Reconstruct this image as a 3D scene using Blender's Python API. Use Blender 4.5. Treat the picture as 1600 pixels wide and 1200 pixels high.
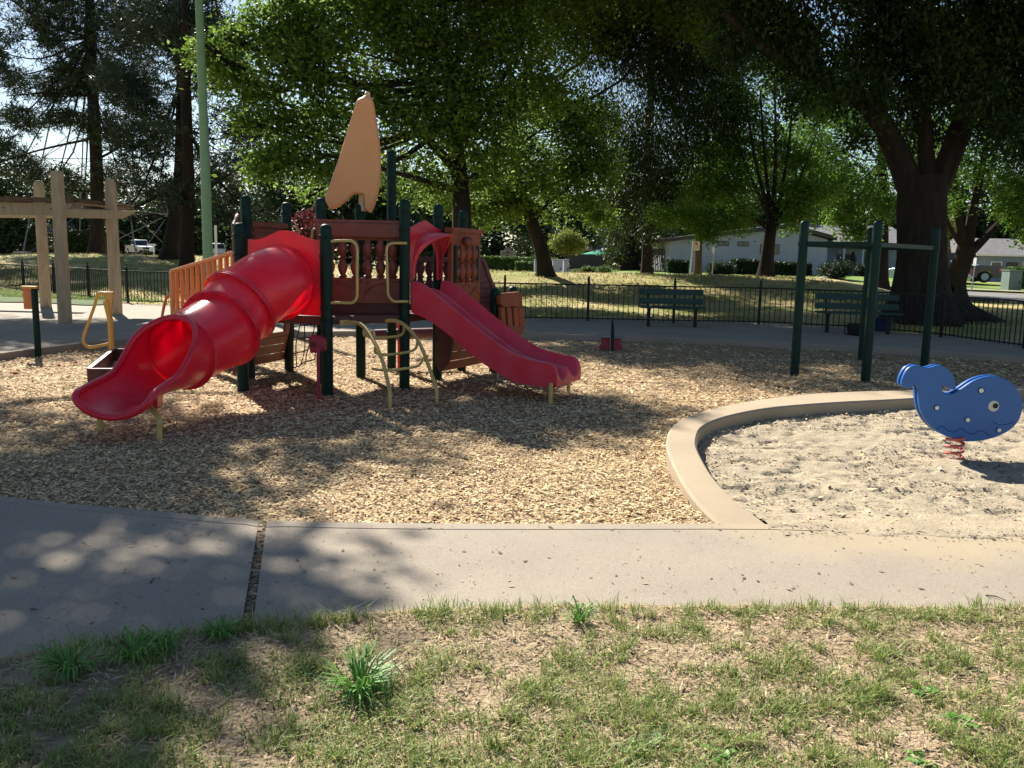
import bpy, math, random
import numpy as np
from mathutils import Vector, Matrix
rnd = random.Random(7); rng = np.random.default_rng(11)
SC = bpy.context.scene; COL = SC.collection
for _o in list(bpy.data.objects): bpy.data.objects.remove(_o)
# ---------------------------------------------------------------- camera
FPX = 1350.; PITCH = math.radians(8.5); ROLL = math.radians(1.15); EYE = 1.6
FW = np.array([0, math.cos(PITCH), -math.sin(PITCH)]); _r = np.array([1., 0, 0]); _u = np.cross(_r, FW)
RT = _r*math.cos(ROLL)+_u*math.sin(ROLL); UP = _u*math.cos(ROLL)-_r*math.sin(ROLL); CAM = np.array([0, 0, EYE])
cam = bpy.data.cameras.new('camera'); co = bpy.data.objects.new('camera', cam); COL.objects.link(co)
cam.sensor_width = 36; cam.lens = 36*FPX/1600; cam.clip_end = 3000; cam.clip_start = 0.05
co.matrix_world = Matrix(((RT[0], UP[0], -FW[0], CAM[0]), (RT[1], UP[1], -FW[1], CAM[1]), (RT[2], UP[2], -FW[2], CAM[2]), (0, 0, 0, 1)))
SC.camera = co
# ---------------------------------------------------------------- world, sun, exposure
SUN_EL = math.radians(38); SUN_AZ = math.radians(-61)       # azimuth of the SHADOW direction in the xy plane
w = bpy.data.worlds.new('World'); SC.world = w; w.use_nodes = True
nt = w.node_tree; bg = nt.nodes['Background']; sky = nt.nodes.new('ShaderNodeTexSky')
sky.sky_type = 'NISHITA'; sky.sun_disc = False; sky.sun_elevation = SUN_EL
sd = Vector((-math.cos(SUN_AZ)*math.cos(SUN_EL), -math.sin(SUN_AZ)*math.cos(SUN_EL), math.sin(SUN_EL)))  # towards the sun
sky.sun_rotation = math.atan2(sd.x, sd.y)
sky.air_density = 1.0; sky.dust_density = 0.35; sky.ozone_density = 2.0
nt.links.new(sky.outputs[0], bg.inputs[0]); bg.inputs[1].default_value = 0.052
sl = bpy.data.lights.new('sun', 'SUN'); sl.energy = 5.0; sl.angle = math.radians(0.53); sl.color = (1, .94, .84)
so = bpy.data.objects.new('sun', sl); COL.objects.link(so); so.rotation_euler = sd.to_track_quat('Z', 'Y').to_euler(); so.location = (-10, 20, 30)
SC.view_settings.view_transform = 'Standard'; SC.view_settings.look = 'None'; SC.view_settings.exposure = 1.28; SC.view_settings.gamma = 1
SC.cycles.max_bounces = 6; SC.cycles.diffuse_bounces = 3; SC.cycles.glossy_bounces = 2; SC.cycles.transmission_bounces = 4; SC.cycles.transparent_max_bounces = 4
SC.cycles.sample_clamp_indirect = 4
# ---------------------------------------------------------------- measuring helpers
def ray(px, py): return FW+RT*(px-800)/FPX-UP*(py-600)/FPX
def P(px, py, Y): d = ray(px, py); return CAM+d*Y/d[1]
def G(px, py, z=0): d = ray(px, py); return CAM+d*(z-EYE)/d[2]
def PL(px, py, A, B):                                    # where the sight line meets the vertical plane through A, B
    d = ray(px, py); n = np.array([-(B[1]-A[1]), B[0]-A[0], 0.]); t = (n@(np.array([A[0], A[1], 0])-CAM*[1, 1, 0]))/(n@d); return CAM+d*t
def sm(a, b, x): t = np.clip((x-a)/(b-a), 0, 1); return t*t*(3-2*t)
def zg(x, y):
    x = np.asarray(x, float); y = np.asarray(y, float)
    a = .80*np.exp(-((y-36)/6.5)**2)*sm(-9, -3, x)*(1-sm(12.5, 17.5, x))
    b = 1.05*np.exp(-((y-45)/9.)**2)*sm(-34, -24, x)*(1-sm(-13, -5, x))
    b2 = .35*np.exp(-((y-40)/8.)**2)*sm(-14, -8, x)*(1-sm(-6, 0, x))
    c = .12*sm(23, 45, y)+.35*sm(54, 62, y)*sm(4, 10, x)*(1-sm(28, 34, x))
    return a+b+b2+c
def onground(px, Y):                                      # the ground point at depth Y seen in image column px (near the horizon line)
    p = P(px, 430, Y); x = p[0]; return np.array([x, Y, float(zg(x, Y))])
def vn(x, y, s=0):
    x = np.asarray(x, float)+s*17.3; y = np.asarray(y, float)+s*9.1; xi = np.floor(x); yi = np.floor(y); fx = x-xi; fy = y-yi
    def h(a, b): v = np.sin(a*127.1+b*311.7+s*74.7)*43758.5453; return v-np.floor(v)
    fx = fx*fx*(3-2*fx); fy = fy*fy*(3-2*fy)
    return (h(xi, yi)*(1-fx)+h(xi+1, yi)*fx)*(1-fy)+(h(xi, yi+1)*(1-fx)+h(xi+1, yi+1)*fx)*fy
def fbm(x, y, s=0, o=4):
    t = 0; a = .5
    for i in range(o): t = t+a*vn(x*2**i, y*2**i, s+i); a *= .5
    return t
def inpoly(x, y, poly):
    x = np.asarray(x); y = np.asarray(y); c = np.zeros(x.shape, bool); n = len(poly); j = n-1
    for i in range(n):
        xi, yi = poly[i][:2]; xj, yj = poly[j][:2]
        with np.errstate(divide='ignore', invalid='ignore'):
            c ^= ((yi > y) != (yj > y)) & (x < (xj-xi)*(y-yi)/((yj-yi) or 1e-9)+xi)
        j = i
    return c
def catmull(pts, n=8):
    p = [np.array(q, float) for q in pts]; p = [2*p[0]-p[1]]+p+[2*p[-1]-p[-2]]; out = []
    for i in range(1, len(p)-2):
        for k in range(n):
            t = k/n; out.append(.5*((2*p[i])+(-p[i-1]+p[i+1])*t+(2*p[i-1]-5*p[i]+4*p[i+1]-p[i+2])*t*t+(-p[i-1]+3*p[i]-3*p[i+1]+p[i+2])*t**3))
    out.append(p[-2]); return out
# ---------------------------------------------------------------- object helpers
def tag(o, label=None, cat=None, group=None, kind=None):
    if label: o['label'] = label
    if cat: o['category'] = cat
    if group: o['group'] = group
    if kind: o['kind'] = kind
    return o
def thing(name, loc, label, cat, group=None, rz=0):
    o = bpy.data.objects.new(name, None); o.empty_display_size = .1; COL.objects.link(o)
    o.location = [float(v) for v in loc]; o.rotation_euler = (0, 0, rz); return tag(o, label, cat, group)
def wmat(o):
    m = Matrix.LocRotScale(o.location, o.rotation_euler, o.scale); return wmat(o.parent)@m if o.parent else m
class MB:
    """collects simple shapes; build() links them as one mesh object (points are in the coordinates of `parent`
    unless world=True, when they are converted)"""
    def __init__(s): s.v = []; s.f = []
    def add(s, v, f):
        n = len(s.v); s.v += [tuple(map(float, q)) for q in v]; s.f += [tuple(i+n for i in q) for q in f]; return s
    def box(s, c, sz, rz=0, rx=0, ry=0):
        R = Matrix.Rotation(rz, 3, 'Z')@Matrix.Rotation(ry, 3, 'Y')@Matrix.Rotation(rx, 3, 'X'); v = []
        for x in (-.5, .5):
            for y in (-.5, .5):
                for z in (-.5, .5): v.append(Vector(c)+R@Vector((x*sz[0], y*sz[1], z*sz[2])))
        return s.add(v, [(0, 1, 3, 2), (4, 6, 7, 5), (0, 4, 5, 1), (2, 3, 7, 6), (0, 2, 6, 4), (1, 5, 7, 3)])
    def bar(s, a, b, w, h, up=(0, 0, 1)):               # rectangular bar from a to b
        a = Vector(a); b = Vector(b); d = (b-a).normalized(); sd_ = d.cross(Vector(up)); sd_.normalize(); u = sd_.cross(d)
        v = [p+sd_*i*w/2+u*j*h/2 for p in (a, b) for i, j in ((-1, -1), (1, -1), (1, 1), (-1, 1))]
        return s.add(v, [(0, 1, 2, 3), (7, 6, 5, 4), (0, 4, 5, 1), (1, 5, 6, 2), (2, 6, 7, 3), (3, 7, 4, 0)])
    def tube(s, pts, r, n=10, caps=True, closed=False):
        pts = [Vector([float(t) for t in p]) for p in pts]; m = len(pts); rr = r if hasattr(r, '__len__') else [r]*m
        T = []
        for i in range(m):
            a = pts[(i-1) % m] if closed or i > 0 else pts[i]; b = pts[(i+1) % m] if closed or i < m-1 else pts[i]
            T.append((b-a).normalized())
        ref = Vector((0, 0, 1)) if abs(T[0].z) < .9 else Vector((0, 1, 0)); N = (ref-T[0]*ref.dot(T[0])).normalized(); v = []
        for i in range(m):
            N = (N-T[i]*N.dot(T[i]));
            if N.length < 1e-6: N = T[i].orthogonal()
            N.normalize(); B = T[i].cross(N)
            for k in range(n):
                a = 2*math.pi*k/n; v.append(pts[i]+(N*math.cos(a)+B*math.sin(a))*rr[i])
        f = []
        for i in range(m if closed else m-1):
            for k in range(n):
                a = i*n+k; b = i*n+(k+1) % n; j = ((i+1) % m)*n; f.append((a, b, j+(k+1) % n, j+k))
        if caps and not closed: f.append(tuple(range(n-1, -1, -1))); f.append(tuple((m-1)*n+k for k in range(n)))
        return s.add(v, f)
    def lathe(s, prof, c=(0, 0, 0), n=16):               # prof: (radius, z) from bottom to top
        v = []; m = len(prof)
        for r, z in prof:
            for k in range(n): a = 2*math.pi*k/n; v.append((c[0]+r*math.cos(a), c[1]+r*math.sin(a), c[2]+z))
        f = [(i*n+k, i*n+(k+1) % n, (i+1)*n+(k+1) % n, (i+1)*n+k) for i in range(m-1) for k in range(n)]
        f.append(tuple(range(n-1, -1, -1))); f.append(tuple((m-1)*n+k for k in range(n))); return s.add(v, f)
    def prism(s, out, d):                                # outline (3-D points) pushed along vector d
        n = len(out); d = Vector(d); v = [Vector(p) for p in out]+[Vector(p)+d for p in out]
        f = [tuple(range(n-1, -1, -1)), tuple(range(n, 2*n))]+[(i, (i+1) % n, n+(i+1) % n, n+i) for i in range(n)]; return s.add(v, f)
    def grid(s, rows, closed=False):
        n = len(rows[0]); v = [p for r in rows for p in r]
        f = [(i*n+k, i*n+(k+1) % n, (i+1)*n+(k+1) % n, (i+1)*n+k) for i in range(len(rows)-1) for k in range(n if closed else n-1)]; return s.add(v, f)
    def sphere(s, c, r, n=12, sz=(1, 1, 1)):
        rows = [[(c[0]+r*sz[0]*math.sin(t)*math.cos(a), c[1]+r*sz[1]*math.sin(t)*math.sin(a), c[2]+r*sz[2]*math.cos(t)) for a in [2*math.pi*k/n for k in range(n)]] for t in [math.pi*(i+.02)/(n//2+.04) for i in range(n//2+1)]]
        return s.grid(rows, True)
    def build(s, name, mat, parent=None, smooth=False, bevel=0, seg=2, world=False, fix=True):
        me = bpy.data.meshes.new(name); v = s.v
        if world and parent is not None:
            inv = wmat(parent).inverted(); v = [tuple(inv@Vector(p)) for p in v]
        me.from_pydata(v, [], s.f)
        if fix:
            import bmesh
            bm = bmesh.new(); bm.from_mesh(me); bmesh.ops.recalc_face_normals(bm, faces=bm.faces); bm.to_mesh(me); bm.free()
        me.materials.append(mat); o = bpy.data.objects.new(name, me); COL.objects.link(o)
        if parent is not None: o.parent = parent
        if smooth:
            me.polygons.foreach_set('use_smooth', [True]*len(me.polygons)); me.set_sharp_from_angle(angle=math.radians(38))
        if bevel:
            b = o.modifiers.new('bevel', 'BEVEL'); b.width = bevel; b.segments = seg; b.limit_method = 'ANGLE'; b.angle_limit = math.radians(35); b.harden_normals = False
            me.polygons.foreach_set('use_smooth', [True]*len(me.polygons))
            if not smooth: me.set_sharp_from_angle(angle=math.radians(60))
        return o
def quads(name, V, mat, parent=None, origin=None):       # V: (N,4,3) array of separate quads
    V = np.asarray(V, np.float32)
    if origin is not None: V = V-np.asarray(origin, np.float32)
    n = len(V); me = bpy.data.meshes.new(name); me.vertices.add(n*4); me.vertices.foreach_set('co', V.reshape(-1))
    me.loops.add(n*4); me.loops.foreach_set('vertex_index', np.arange(n*4, dtype=np.int32)); me.polygons.add(n)
    me.polygons.foreach_set('loop_start', np.arange(0, n*4, 4, dtype=np.int32)); me.update(calc_edges=True)
    me.materials.append(mat); o = bpy.data.objects.new(name, me); COL.objects.link(o)
    if parent is not None: o.parent = parent
    return o
def gridmesh(name, X, Y, Z, mat, keep=None, smooth=True):
    h, wd = X.shape; v = np.stack([X, Y, Z], -1).reshape(-1, 3).astype(np.float32)
    i = np.arange((h-1)*(wd-1)); r = i//(wd-1); c = i % (wd-1); a = r*wd+c; F = np.stack([a, a+1, a+wd+1, a+wd], 1)
    if keep is not None: F = F[keep(v[F].mean(1))]
    me = bpy.data.meshes.new(name); me.vertices.add(len(v)); me.vertices.foreach_set('co', v.reshape(-1)); n = len(F)
    me.loops.add(n*4); me.loops.foreach_set('vertex_index', F.reshape(-1).astype(np.int32)); me.polygons.add(n)
    me.polygons.foreach_set('loop_start', np.arange(0, n*4, 4, dtype=np.int32)); me.update(calc_edges=True)
    me.polygons.foreach_set('use_smooth', [smooth]*n); me.materials.append(mat)
    o = bpy.data.objects.new(name, me); COL.objects.link(o); return o
def unit(a): return a/np.maximum(np.linalg.norm(a, axis=-1, keepdims=True), 1e-9)
def leafquads(c, a, L, W, nrm=None):
    N = len(c); b = unit(np.cross(a, rng.normal(size=(N, 3)) if nrm is None else nrm)); L = np.broadcast_to(L, N)[:, None]; W = np.broadcast_to(W, N)[:, None]
    return np.stack([c-a*L/2, c+b*W/2-a*L*.08, c+a*L/2, c-b*W/2-a*L*.08], 1)
# ---------------------------------------------------------------- materials
def mat(name, col, rough=.6, spec=.5, metal=0., bump=0., bscale=40., var=0., vscale=6., col2=None, island=None, transl=0., tcol=None, coat=0., coords='Object', stretch=None, detail=6., lo=.35, hi=.65):
    m = bpy.data.materials.new(name); m.use_nodes = True; t = m.node_tree; N = t.nodes; L = t.links; b = N['Principled BSDF']
    b.inputs['Roughness'].default_value = rough; b.inputs['Specular IOR Level'].default_value = spec; b.inputs['Metallic'].default_value = metal
    if coat: b.inputs['Coat Weight'].default_value = coat; b.inputs['Coat Roughness'].default_value = .1
    tc = N.new('ShaderNodeTexCoord'); mp = N.new('ShaderNodeMapping'); L.new(tc.outputs[coords], mp.inputs[0])
    if stretch: mp.inputs['Scale'].default_value = stretch
    c = None
    def rgb(cc): n_ = N.new('ShaderNodeRGB'); n_.outputs[0].default_value = (*cc, 1); return n_.outputs[0]
    c = rgb(col)
    if col2 is not None:
        nz = N.new('ShaderNodeTexNoise'); nz.inputs['Scale'].default_value = vscale; nz.inputs['Detail'].default_value = detail; nz.inputs['Roughness'].default_value = .6; L.new(mp.outputs[0], nz.inputs['Vector'])
        mr = N.new('ShaderNodeMapRange'); mr.inputs['From Min'].default_value = lo; mr.inputs['From Max'].default_value = hi; L.new(nz.outputs['Fac'], mr.inputs['Value'])
        mx = N.new('ShaderNodeMix'); mx.data_type = 'RGBA'; L.new(mr.outputs[0], mx.inputs['Factor']); L.new(c, mx.inputs['A']); L.new(rgb(col2), mx.inputs['B']); c = mx.outputs['Result']
    if island:
        ge = N.new('ShaderNodeNewGeometry'); cr = N.new('ShaderNodeValToRGB'); L.new(ge.outputs['Random Per Island'], cr.inputs[0]); el = cr.color_ramp.elements
        while len(el) < len(island): el.new(.5)
        for i, cc in enumerate(island): el[i].position = i/(len(island)-1); el[i].color = (*cc, 1)
        c = cr.outputs[0]
    if var:
        nz2 = N.new('ShaderNodeTexNoise'); nz2.inputs['Scale'].default_value = vscale*.37; nz2.inputs['Detail'].default_value = 8; L.new(mp.outputs[0], nz2.inputs['Vector'])
        mr2 = N.new('ShaderNodeMapRange'); mr2.inputs['From Min'].default_value = .25; mr2.inputs['From Max'].default_value = .75; mr2.inputs['To Min'].default_value = 1-var; mr2.inputs['To Max'].default_value = 1+var
        L.new(nz2.outputs['Fac'], mr2.inputs['Value']); hs = N.new('ShaderNodeHueSaturation'); L.new(mr2.outputs[0], hs.inputs['Value']); L.new(c, hs.inputs['Color']); c = hs.outputs[0]
    L.new(c, b.inputs['Base Color'])
    if bump:
        nb = N.new('ShaderNodeTexNoise'); nb.inputs['Scale'].default_value = bscale; nb.inputs['Detail'].default_value = 8; L.new(mp.outputs[0], nb.inputs['Vector'])
        bp = N.new('ShaderNodeBump'); bp.inputs['Strength'].default_value = bump; bp.inputs['Distance'].default_value = .02; L.new(nb.outputs['Fac'], bp.inputs['Height']); L.new(bp.outputs[0], b.inputs['Normal'])
    if transl:
        tr = N.new('ShaderNodeBsdfTranslucent'); ms = N.new('ShaderNodeMixShader'); ms.inputs[0].default_value = transl
        if tcol is not None: tr.inputs[0].default_value = (*tcol, 1)
        else: L.new(c, tr.inputs[0])
        L.new(b.outputs[0], ms.inputs[1]); L.new(tr.outputs[0], ms.inputs[2]); L.new(ms.outputs[0], N['Material Output'].inputs[0])
    m['nodes_color'] = 1
    return m
M = {}
M['green'] = mat('green_powder_coat', (.002, .021, .015), .5, .2, bump=.04, bscale=120, col2=(.004, .028, .020), vscale=5)
M['red'] = mat('red_plastic', (.76, .014, .045), .27, .5, bump=.05, bscale=300, col2=(.78, .04, .075), vscale=3, transl=.28, tcol=(1., .0, .02))
M['redslide'] = mat('faded_red_plastic', (.68, .022, .055), .38, .5, bump=.05, bscale=300, col2=(.66, .07, .11), vscale=3, detail=9, transl=.12, tcol=(1., .0, .02))
def dust(m, col, amt, scale=5.):                          # sun-faded, dusty upper faces: wear that stays on the object
    t = m.node_tree; N = t.nodes; L = t.links; b = N['Principled BSDF']; src = b.inputs['Base Color'].links[0].from_socket
    ge = N.new('ShaderNodeNewGeometry'); sp = N.new('ShaderNodeSeparateXYZ'); L.new(ge.outputs['Normal'], sp.inputs[0]); mr = N.new('ShaderNodeMapRange'); mr.inputs['From Min'].default_value = .45; mr.inputs['From Max'].default_value = .95; L.new(sp.outputs[2], mr.inputs['Value'])
    nz = N.new('ShaderNodeTexNoise'); nz.inputs['Scale'].default_value = scale; nz.inputs['Detail'].default_value = 10; nz.inputs['Roughness'].default_value = .7; L.new(ge.outputs['Position'], nz.inputs['Vector']); m2 = N.new('ShaderNodeMapRange'); m2.inputs['From Min'].default_value = .38; m2.inputs['From Max'].default_value = .68; m2.inputs['To Max'].default_value = amt; L.new(nz.outputs['Fac'], m2.inputs['Value'])
    mu = N.new('ShaderNodeMath'); mu.operation = 'MULTIPLY'; L.new(mr.outputs[0], mu.inputs[0]); L.new(m2.outputs[0], mu.inputs[1]); mx = N.new('ShaderNodeMix'); mx.data_type = 'RGBA'; L.new(mu.outputs[0], mx.inputs['Factor']); L.new(src, mx.inputs['A']); mx.inputs['B'].default_value = (*col, 1); L.new(mx.outputs['Result'], b.inputs['Base Color'])
dust(M['redslide'], (.50, .22, .25), .75, 7); dust(M['red'], (.55, .16, .18), .45, 4)
M['crimson'] = mat('crimson_metal', (.33, .012, .04), .45, .5, bump=.04, bscale=90, col2=(.25, .02, .05))
M['brown'] = mat('brown_plastic', (.14, .032, .02), .5, .5, bump=.12, bscale=60, col2=(.20, .05, .03), vscale=5)
M['orangebrown'] = mat('orange_brown_plastic', (.25, .055, .018), .5, .5, bump=.12, bscale=60, col2=(.19, .04, .018), vscale=5)
M['purplebrown'] = mat('purple_brown_plastic', (.15, .05, .06), .55, .5, bump=.15, bscale=40, col2=(.11, .035, .045), vscale=5)
M['deck'] = mat('brown_deck_coating', (.07, .022, .018), .6, .4, bump=.2, bscale=90, col2=(.1, .035, .03))
M['tan'] = mat('tan_sail_plastic', (.80, .42, .20), .5, .4, bump=.08, bscale=40, col2=(.76, .37, .165), vscale=2.5, stretch=(1, 1, .7), transl=.12, tcol=(.95, .35, .10))
M['cream'] = mat('cream_plastic', (.6, .45, .27), .5, .4)
M['yellow'] = mat('pale_yellow_paint', (.55, .42, .13), .4, .5, bump=.05, bscale=80, col2=(.47, .36, .13), vscale=9)
M['mustard'] = mat('mustard_yellow_paint', (.72, .40, .08), .45, .5, bump=.04, col2=(.64, .35, .08))
M['orange'] = mat('orange_plastic', (.75, .24, .07), .5, .4, bump=.04, col2=(.68, .20, .06))
M['steel'] = mat('galvanised_steel', (.35, .36, .36), .4, .5, metal=.8, bump=.03)
M['tower'] = mat('weathered_tower_steel', (.13, .135, .14), .7, .3)
M['black'] = mat('black_metal', (.007, .007, .007), .5, .3, bump=.05)
M['rubber'] = mat('black_rubber', (.015, .015, .016), .8, .3, bump=.1)
M['blue'] = mat('blue_plastic_board', (.008, .095, .34), .40, .5, bump=.04, bscale=200, col2=(.010, .108, .37), vscale=5)
M['groove'] = mat('dark_engraved_line', (.006, .045, .15), .7, .2)
M['white'] = mat('white_plastic', (.72, .72, .68), .4, .5)
M['eyewhite'] = mat('grey_white_plastic', (.52, .54, .5), .45, .5)
M['pink'] = mat('faded_red_spring_paint', (.5, .10, .09), .45, .5, bump=.08, bscale=70, col2=(.42, .13, .12), vscale=15)
M['log'] = mat('weathered_tan_wood', (.50, .37, .23), .8, .25, bump=.45, bscale=14, col2=(.36, .26, .17), vscale=7, stretch=(3, 3, .35))
M['plank'] = mat('dark_stained_plank', (.22, .13, .08), .85, .2, bump=.5, bscale=20, col2=(.1, .06, .04), vscale=9, stretch=(1, 1, 6))
M['palegreen'] = mat('pale_green_pole_paint', (.20, .33, .19), .5, .4, bump=.05, col2=(.17, .29, .17))
M['bench'] = mat('dark_green_bench_paint', (.012, .038, .03), .6, .4, bump=.15, bscale=30, col2=(.02, .055, .045), vscale=8, stretch=(.4, 3, 3))
def conc(name, a, b2, st=True):
    return mat(name, a, .9, .25, bump=.35, bscale=160, col2=b2, vscale=1.3, var=.07, detail=9, lo=.3, hi=.7)
M['kerb'] = conc('tan_kerb_concrete', (.42, .33, .225), (.34, .27, .19))
M['plaza'] = conc('plaza_concrete', (.36, .30, .235), (.28, .24, .19))
M['asphalt'] = mat('asphalt', (.2, .19, .18), .9, .2, bump=.3, bscale=60, col2=(.17, .165, .16), vscale=.5)
def pathmat():
    m = mat('path_concrete', (.335, .287, .225), .92, .2, col2=(.285, .243, .193), vscale=1.1, detail=10)
    t = m.node_tree; N = t.nodes; L = t.links; b = N['Principled BSDF']; src = b.inputs['Base Color'].links[0].from_socket
    ge = N.new('ShaderNodeNewGeometry'); sp = N.new('ShaderNodeSeparateXYZ'); L.new(ge.outputs['Position'], sp.inputs[0])
    def mth(op, a_, b_):
        n_ = N.new('ShaderNodeMath'); n_.operation = op
        for i, q in enumerate((a_, b_)):
            if isinstance(q, (int, float)): n_.inputs[i].default_value = q
            else: L.new(q, n_.inputs[i])
        return n_.outputs[0]
    # fine aggregate speckle
    vo = N.new('ShaderNodeTexNoise'); vo.inputs['Scale'].default_value = 170; vo.inputs['Detail'].default_value = 4; L.new(ge.outputs['Position'], vo.inputs['Vector'])
    mr = N.new('ShaderNodeMapRange'); mr.inputs['From Min'].default_value = .3; mr.inputs['From Max'].default_value = .7; mr.inputs['To Min'].default_value = .78; mr.inputs['To Max'].default_value = 1.2; L.new(vo.outputs['Fac'], mr.inputs['Value'])
    hs = N.new('ShaderNodeHueSaturation'); L.new(src, hs.inputs['Color']); L.new(mr.outputs[0], hs.inputs['Value'])
    # sand washed over the slab beside the pit: x > 1, close to the far edge
    nz = N.new('ShaderNodeTexNoise'); nz.inputs['Scale'].default_value = 1.6; nz.inputs['Detail'].default_value = 10; nz.inputs['Roughness'].default_value = .65; L.new(ge.outputs['Position'], nz.inputs['Vector'])
    fx = mth('MULTIPLY', mth('SUBTRACT', sp.outputs[0], .75), .55); fy = mth('MULTIPLY', mth('SUBTRACT', sp.outputs[1], 4.62), 1.7)
    s = mth('ADD', mth('MINIMUM', fx, 1.), fy); s = mth('ADD', s, mth('MULTIPLY', mth('SUBTRACT', nz.outputs['Fac'], .5), 2.8)); s = mth('SUBTRACT', s, .12)
    cl = N.new('ShaderNodeClamp'); L.new(s, cl.inputs[0]); f = mth('MULTIPLY', cl.outputs[0], .95)
    mx = N.new('ShaderNodeMix'); mx.data_type = 'RGBA'; L.new(f, mx.inputs['Factor']); L.new(hs.outputs[0], mx.inputs['A']); mx.inputs['B'].default_value = (.375, .305, .205, 1); L.new(mx.outputs['Result'], b.inputs['Base Color'])
    nb = N.new('ShaderNodeTexNoise'); nb.inputs['Scale'].default_value = 220; nb.inputs['Detail'].default_value = 6; L.new(ge.outputs['Position'], nb.inputs['Vector'])
    bp = N.new('ShaderNodeBump'); bp.inputs['Strength'].default_value = .5; bp.inputs['Distance'].default_value = .006; L.new(nb.outputs['Fac'], bp.inputs['Height']); L.new(bp.outputs[0], b.inputs['Normal'])
    return m
M['path'] = pathmat()
M['chipbase'] = mat('wood_chip_bed', (.46, .34, .19), .95, .15, bump=1., bscale=60, col2=(.22, .14, .09), vscale=45, var=.15, detail=4)
M['chip'] = mat('wood_chips', (1, 1, 1), .85, .2, island=[(.16, .09, .05), (.54, .36, .19), (.75, .56, .31), (.66, .46, .24), (.84, .71, .44), (.58, .37, .19), (.78, .62, .36), (.27, .16, .09), (.67, .52, .30)])
M['sand'] = mat('sand', (.385, .32, .225), .95, .15, bump=.5, bscale=45, col2=(.30, .25, .175), vscale=9, var=.12, detail=10)
M['soil'] = mat('dry_soil', (.37, .285, .185), .95, .1, bump=1., bscale=50, col2=(.27, .20, .13), vscale=7, var=.15, detail=10)
M['gap'] = mat('dirt_in_joint', (.17, .125, .085), .95, .1, bump=1., bscale=120, col2=(.26, .19, .13), vscale=40)
M['grass'] = mat('grass_blades', (1, 1, 1), .6, .3, island=[(.07, .14, .02), (.15, .25, .045), (.24, .33, .07), (.11, .20, .03), (.38, .40, .13), (.20, .28, .055), (.50, .47, .22), (.30, .33, .10)], transl=.3)
M['straw'] = mat('dry_grass_and_leaf_litter', (1, 1, 1), .8, .2, island=[(.50, .39, .23), (.38, .27, .16), (.60, .50, .32), (.22, .14, .08), (.48, .37, .23)], transl=.1)
M['weed'] = mat('weed_leaves', (1, 1, 1), .5, .4, island=[(.07, .19, .03), (.12, .28, .045), (.18, .36, .07), (.09, .22, .035)], transl=.3)
M['weedpale'] = mat('pale_weed_leaves', (1, 1, 1), .6, .3, island=[(.16, .26, .12), (.24, .34, .18), (.13, .22, .08)], transl=.25)
M['field'] = mat('park_ground', (.42, .33, .16), .95, .1, bump=1., bscale=9, col2=(.21, .22, .06), vscale=.35, var=.2, detail=12, lo=.42, hi=.60)
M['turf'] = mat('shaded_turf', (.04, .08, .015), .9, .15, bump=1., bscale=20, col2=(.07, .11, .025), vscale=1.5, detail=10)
M['lawn'] = mat('green_lawn', (.12, .22, .035), .9, .15, bump=1., bscale=20, col2=(.22, .26, .07), vscale=.5, var=.15, detail=10)
M['yardmulch'] = mat('orange_mulch', (.45, .22, .11), .95, .1, bump=1., bscale=30, col2=(.36, .2, .1), vscale=4)
M['bark'] = mat('dark_bark', (.038, .029, .023), .95, .1, bump=1., bscale=9, col2=(.022, .018, .015), vscale=7, stretch=(1, 1, .25), var=.25)
M['bark2'] = mat('grey_brown_bark', (.11, .085, .065), .95, .1, bump=1., bscale=9, col2=(.055, .042, .033), vscale=7, stretch=(1, 1, .25), var=.25)
def leaf(name, cols, tr=.35, spec=.22): return mat(name, (1, 1, 1), .55, spec, island=cols, transl=tr)
M['oakleaf'] = leaf('oak_leaves', [(.05, .10, .02), (.13, .22, .035), (.20, .31, .05), (.08, .14, .022), (.27, .38, .07)], .55)
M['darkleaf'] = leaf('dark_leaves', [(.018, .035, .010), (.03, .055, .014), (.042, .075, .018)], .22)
M['pearleaf'] = leaf('bright_leaves', [(.07, .15, .02), (.12, .22, .03), (.17, .30, .04), (.09, .17, .025)], .52)
M['pineleaf'] = leaf('pine_needles', [(.022, .04, .026), (.035, .058, .035), (.055, .08, .04), (.028, .05, .035), (.08, .095, .05)], .12)
M['deadpine'] = leaf('dry_pine_needles', [(.13, .09, .06), (.18, .12, .085), (.09, .08, .045)], .15)
M['farleaf'] = leaf('far_tree_leaves', [(.022, .045, .018), (.04, .07, .025), (.07, .105, .035), (.03, .06, .022)], .25)
M['hedge'] = leaf('hedge_leaves', [(.05, .10, .022), (.10, .17, .035), (.15, .22, .05), (.06, .12, .028)], .25)
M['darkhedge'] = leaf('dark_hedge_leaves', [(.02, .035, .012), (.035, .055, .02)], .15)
M['redleaf'] = leaf('plum_leaves', [(.10, .02, .025), (.16, .03, .03), (.06, .03, .02)], .3)
M['yelleaf'] = leaf('yellow_green_leaves', [(.18, .22, .035), (.25, .29, .05), (.13, .17, .03)], .4)
M['stucco'] = mat('shaded_white_stucco', (.44, .46, .49), .9, .2, bump=.2, bscale=30, col2=(.40, .42, .45), vscale=1)  # white wall, its shade darkened into the even base colour
M['bluehouse'] = mat('blue_grey_siding', (.22, .28, .36), .85, .2, col2=(.19, .24, .32), vscale=1)
M['roof'] = mat('grey_shingles', (.23, .22, .22), .9, .2, bump=.6, bscale=12, col2=(.17, .165, .165), vscale=3, var=.1)
M['trim'] = mat('dark_trim', (.07, .06, .055), .7, .3)
M['glass'] = mat('dark_window_glass', (.02, .025, .03), .08, .6)
M['brick'] = mat('brick_red', (.25, .1, .07), .9, .2, bump=.4, col2=(.18, .08, .06))
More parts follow.
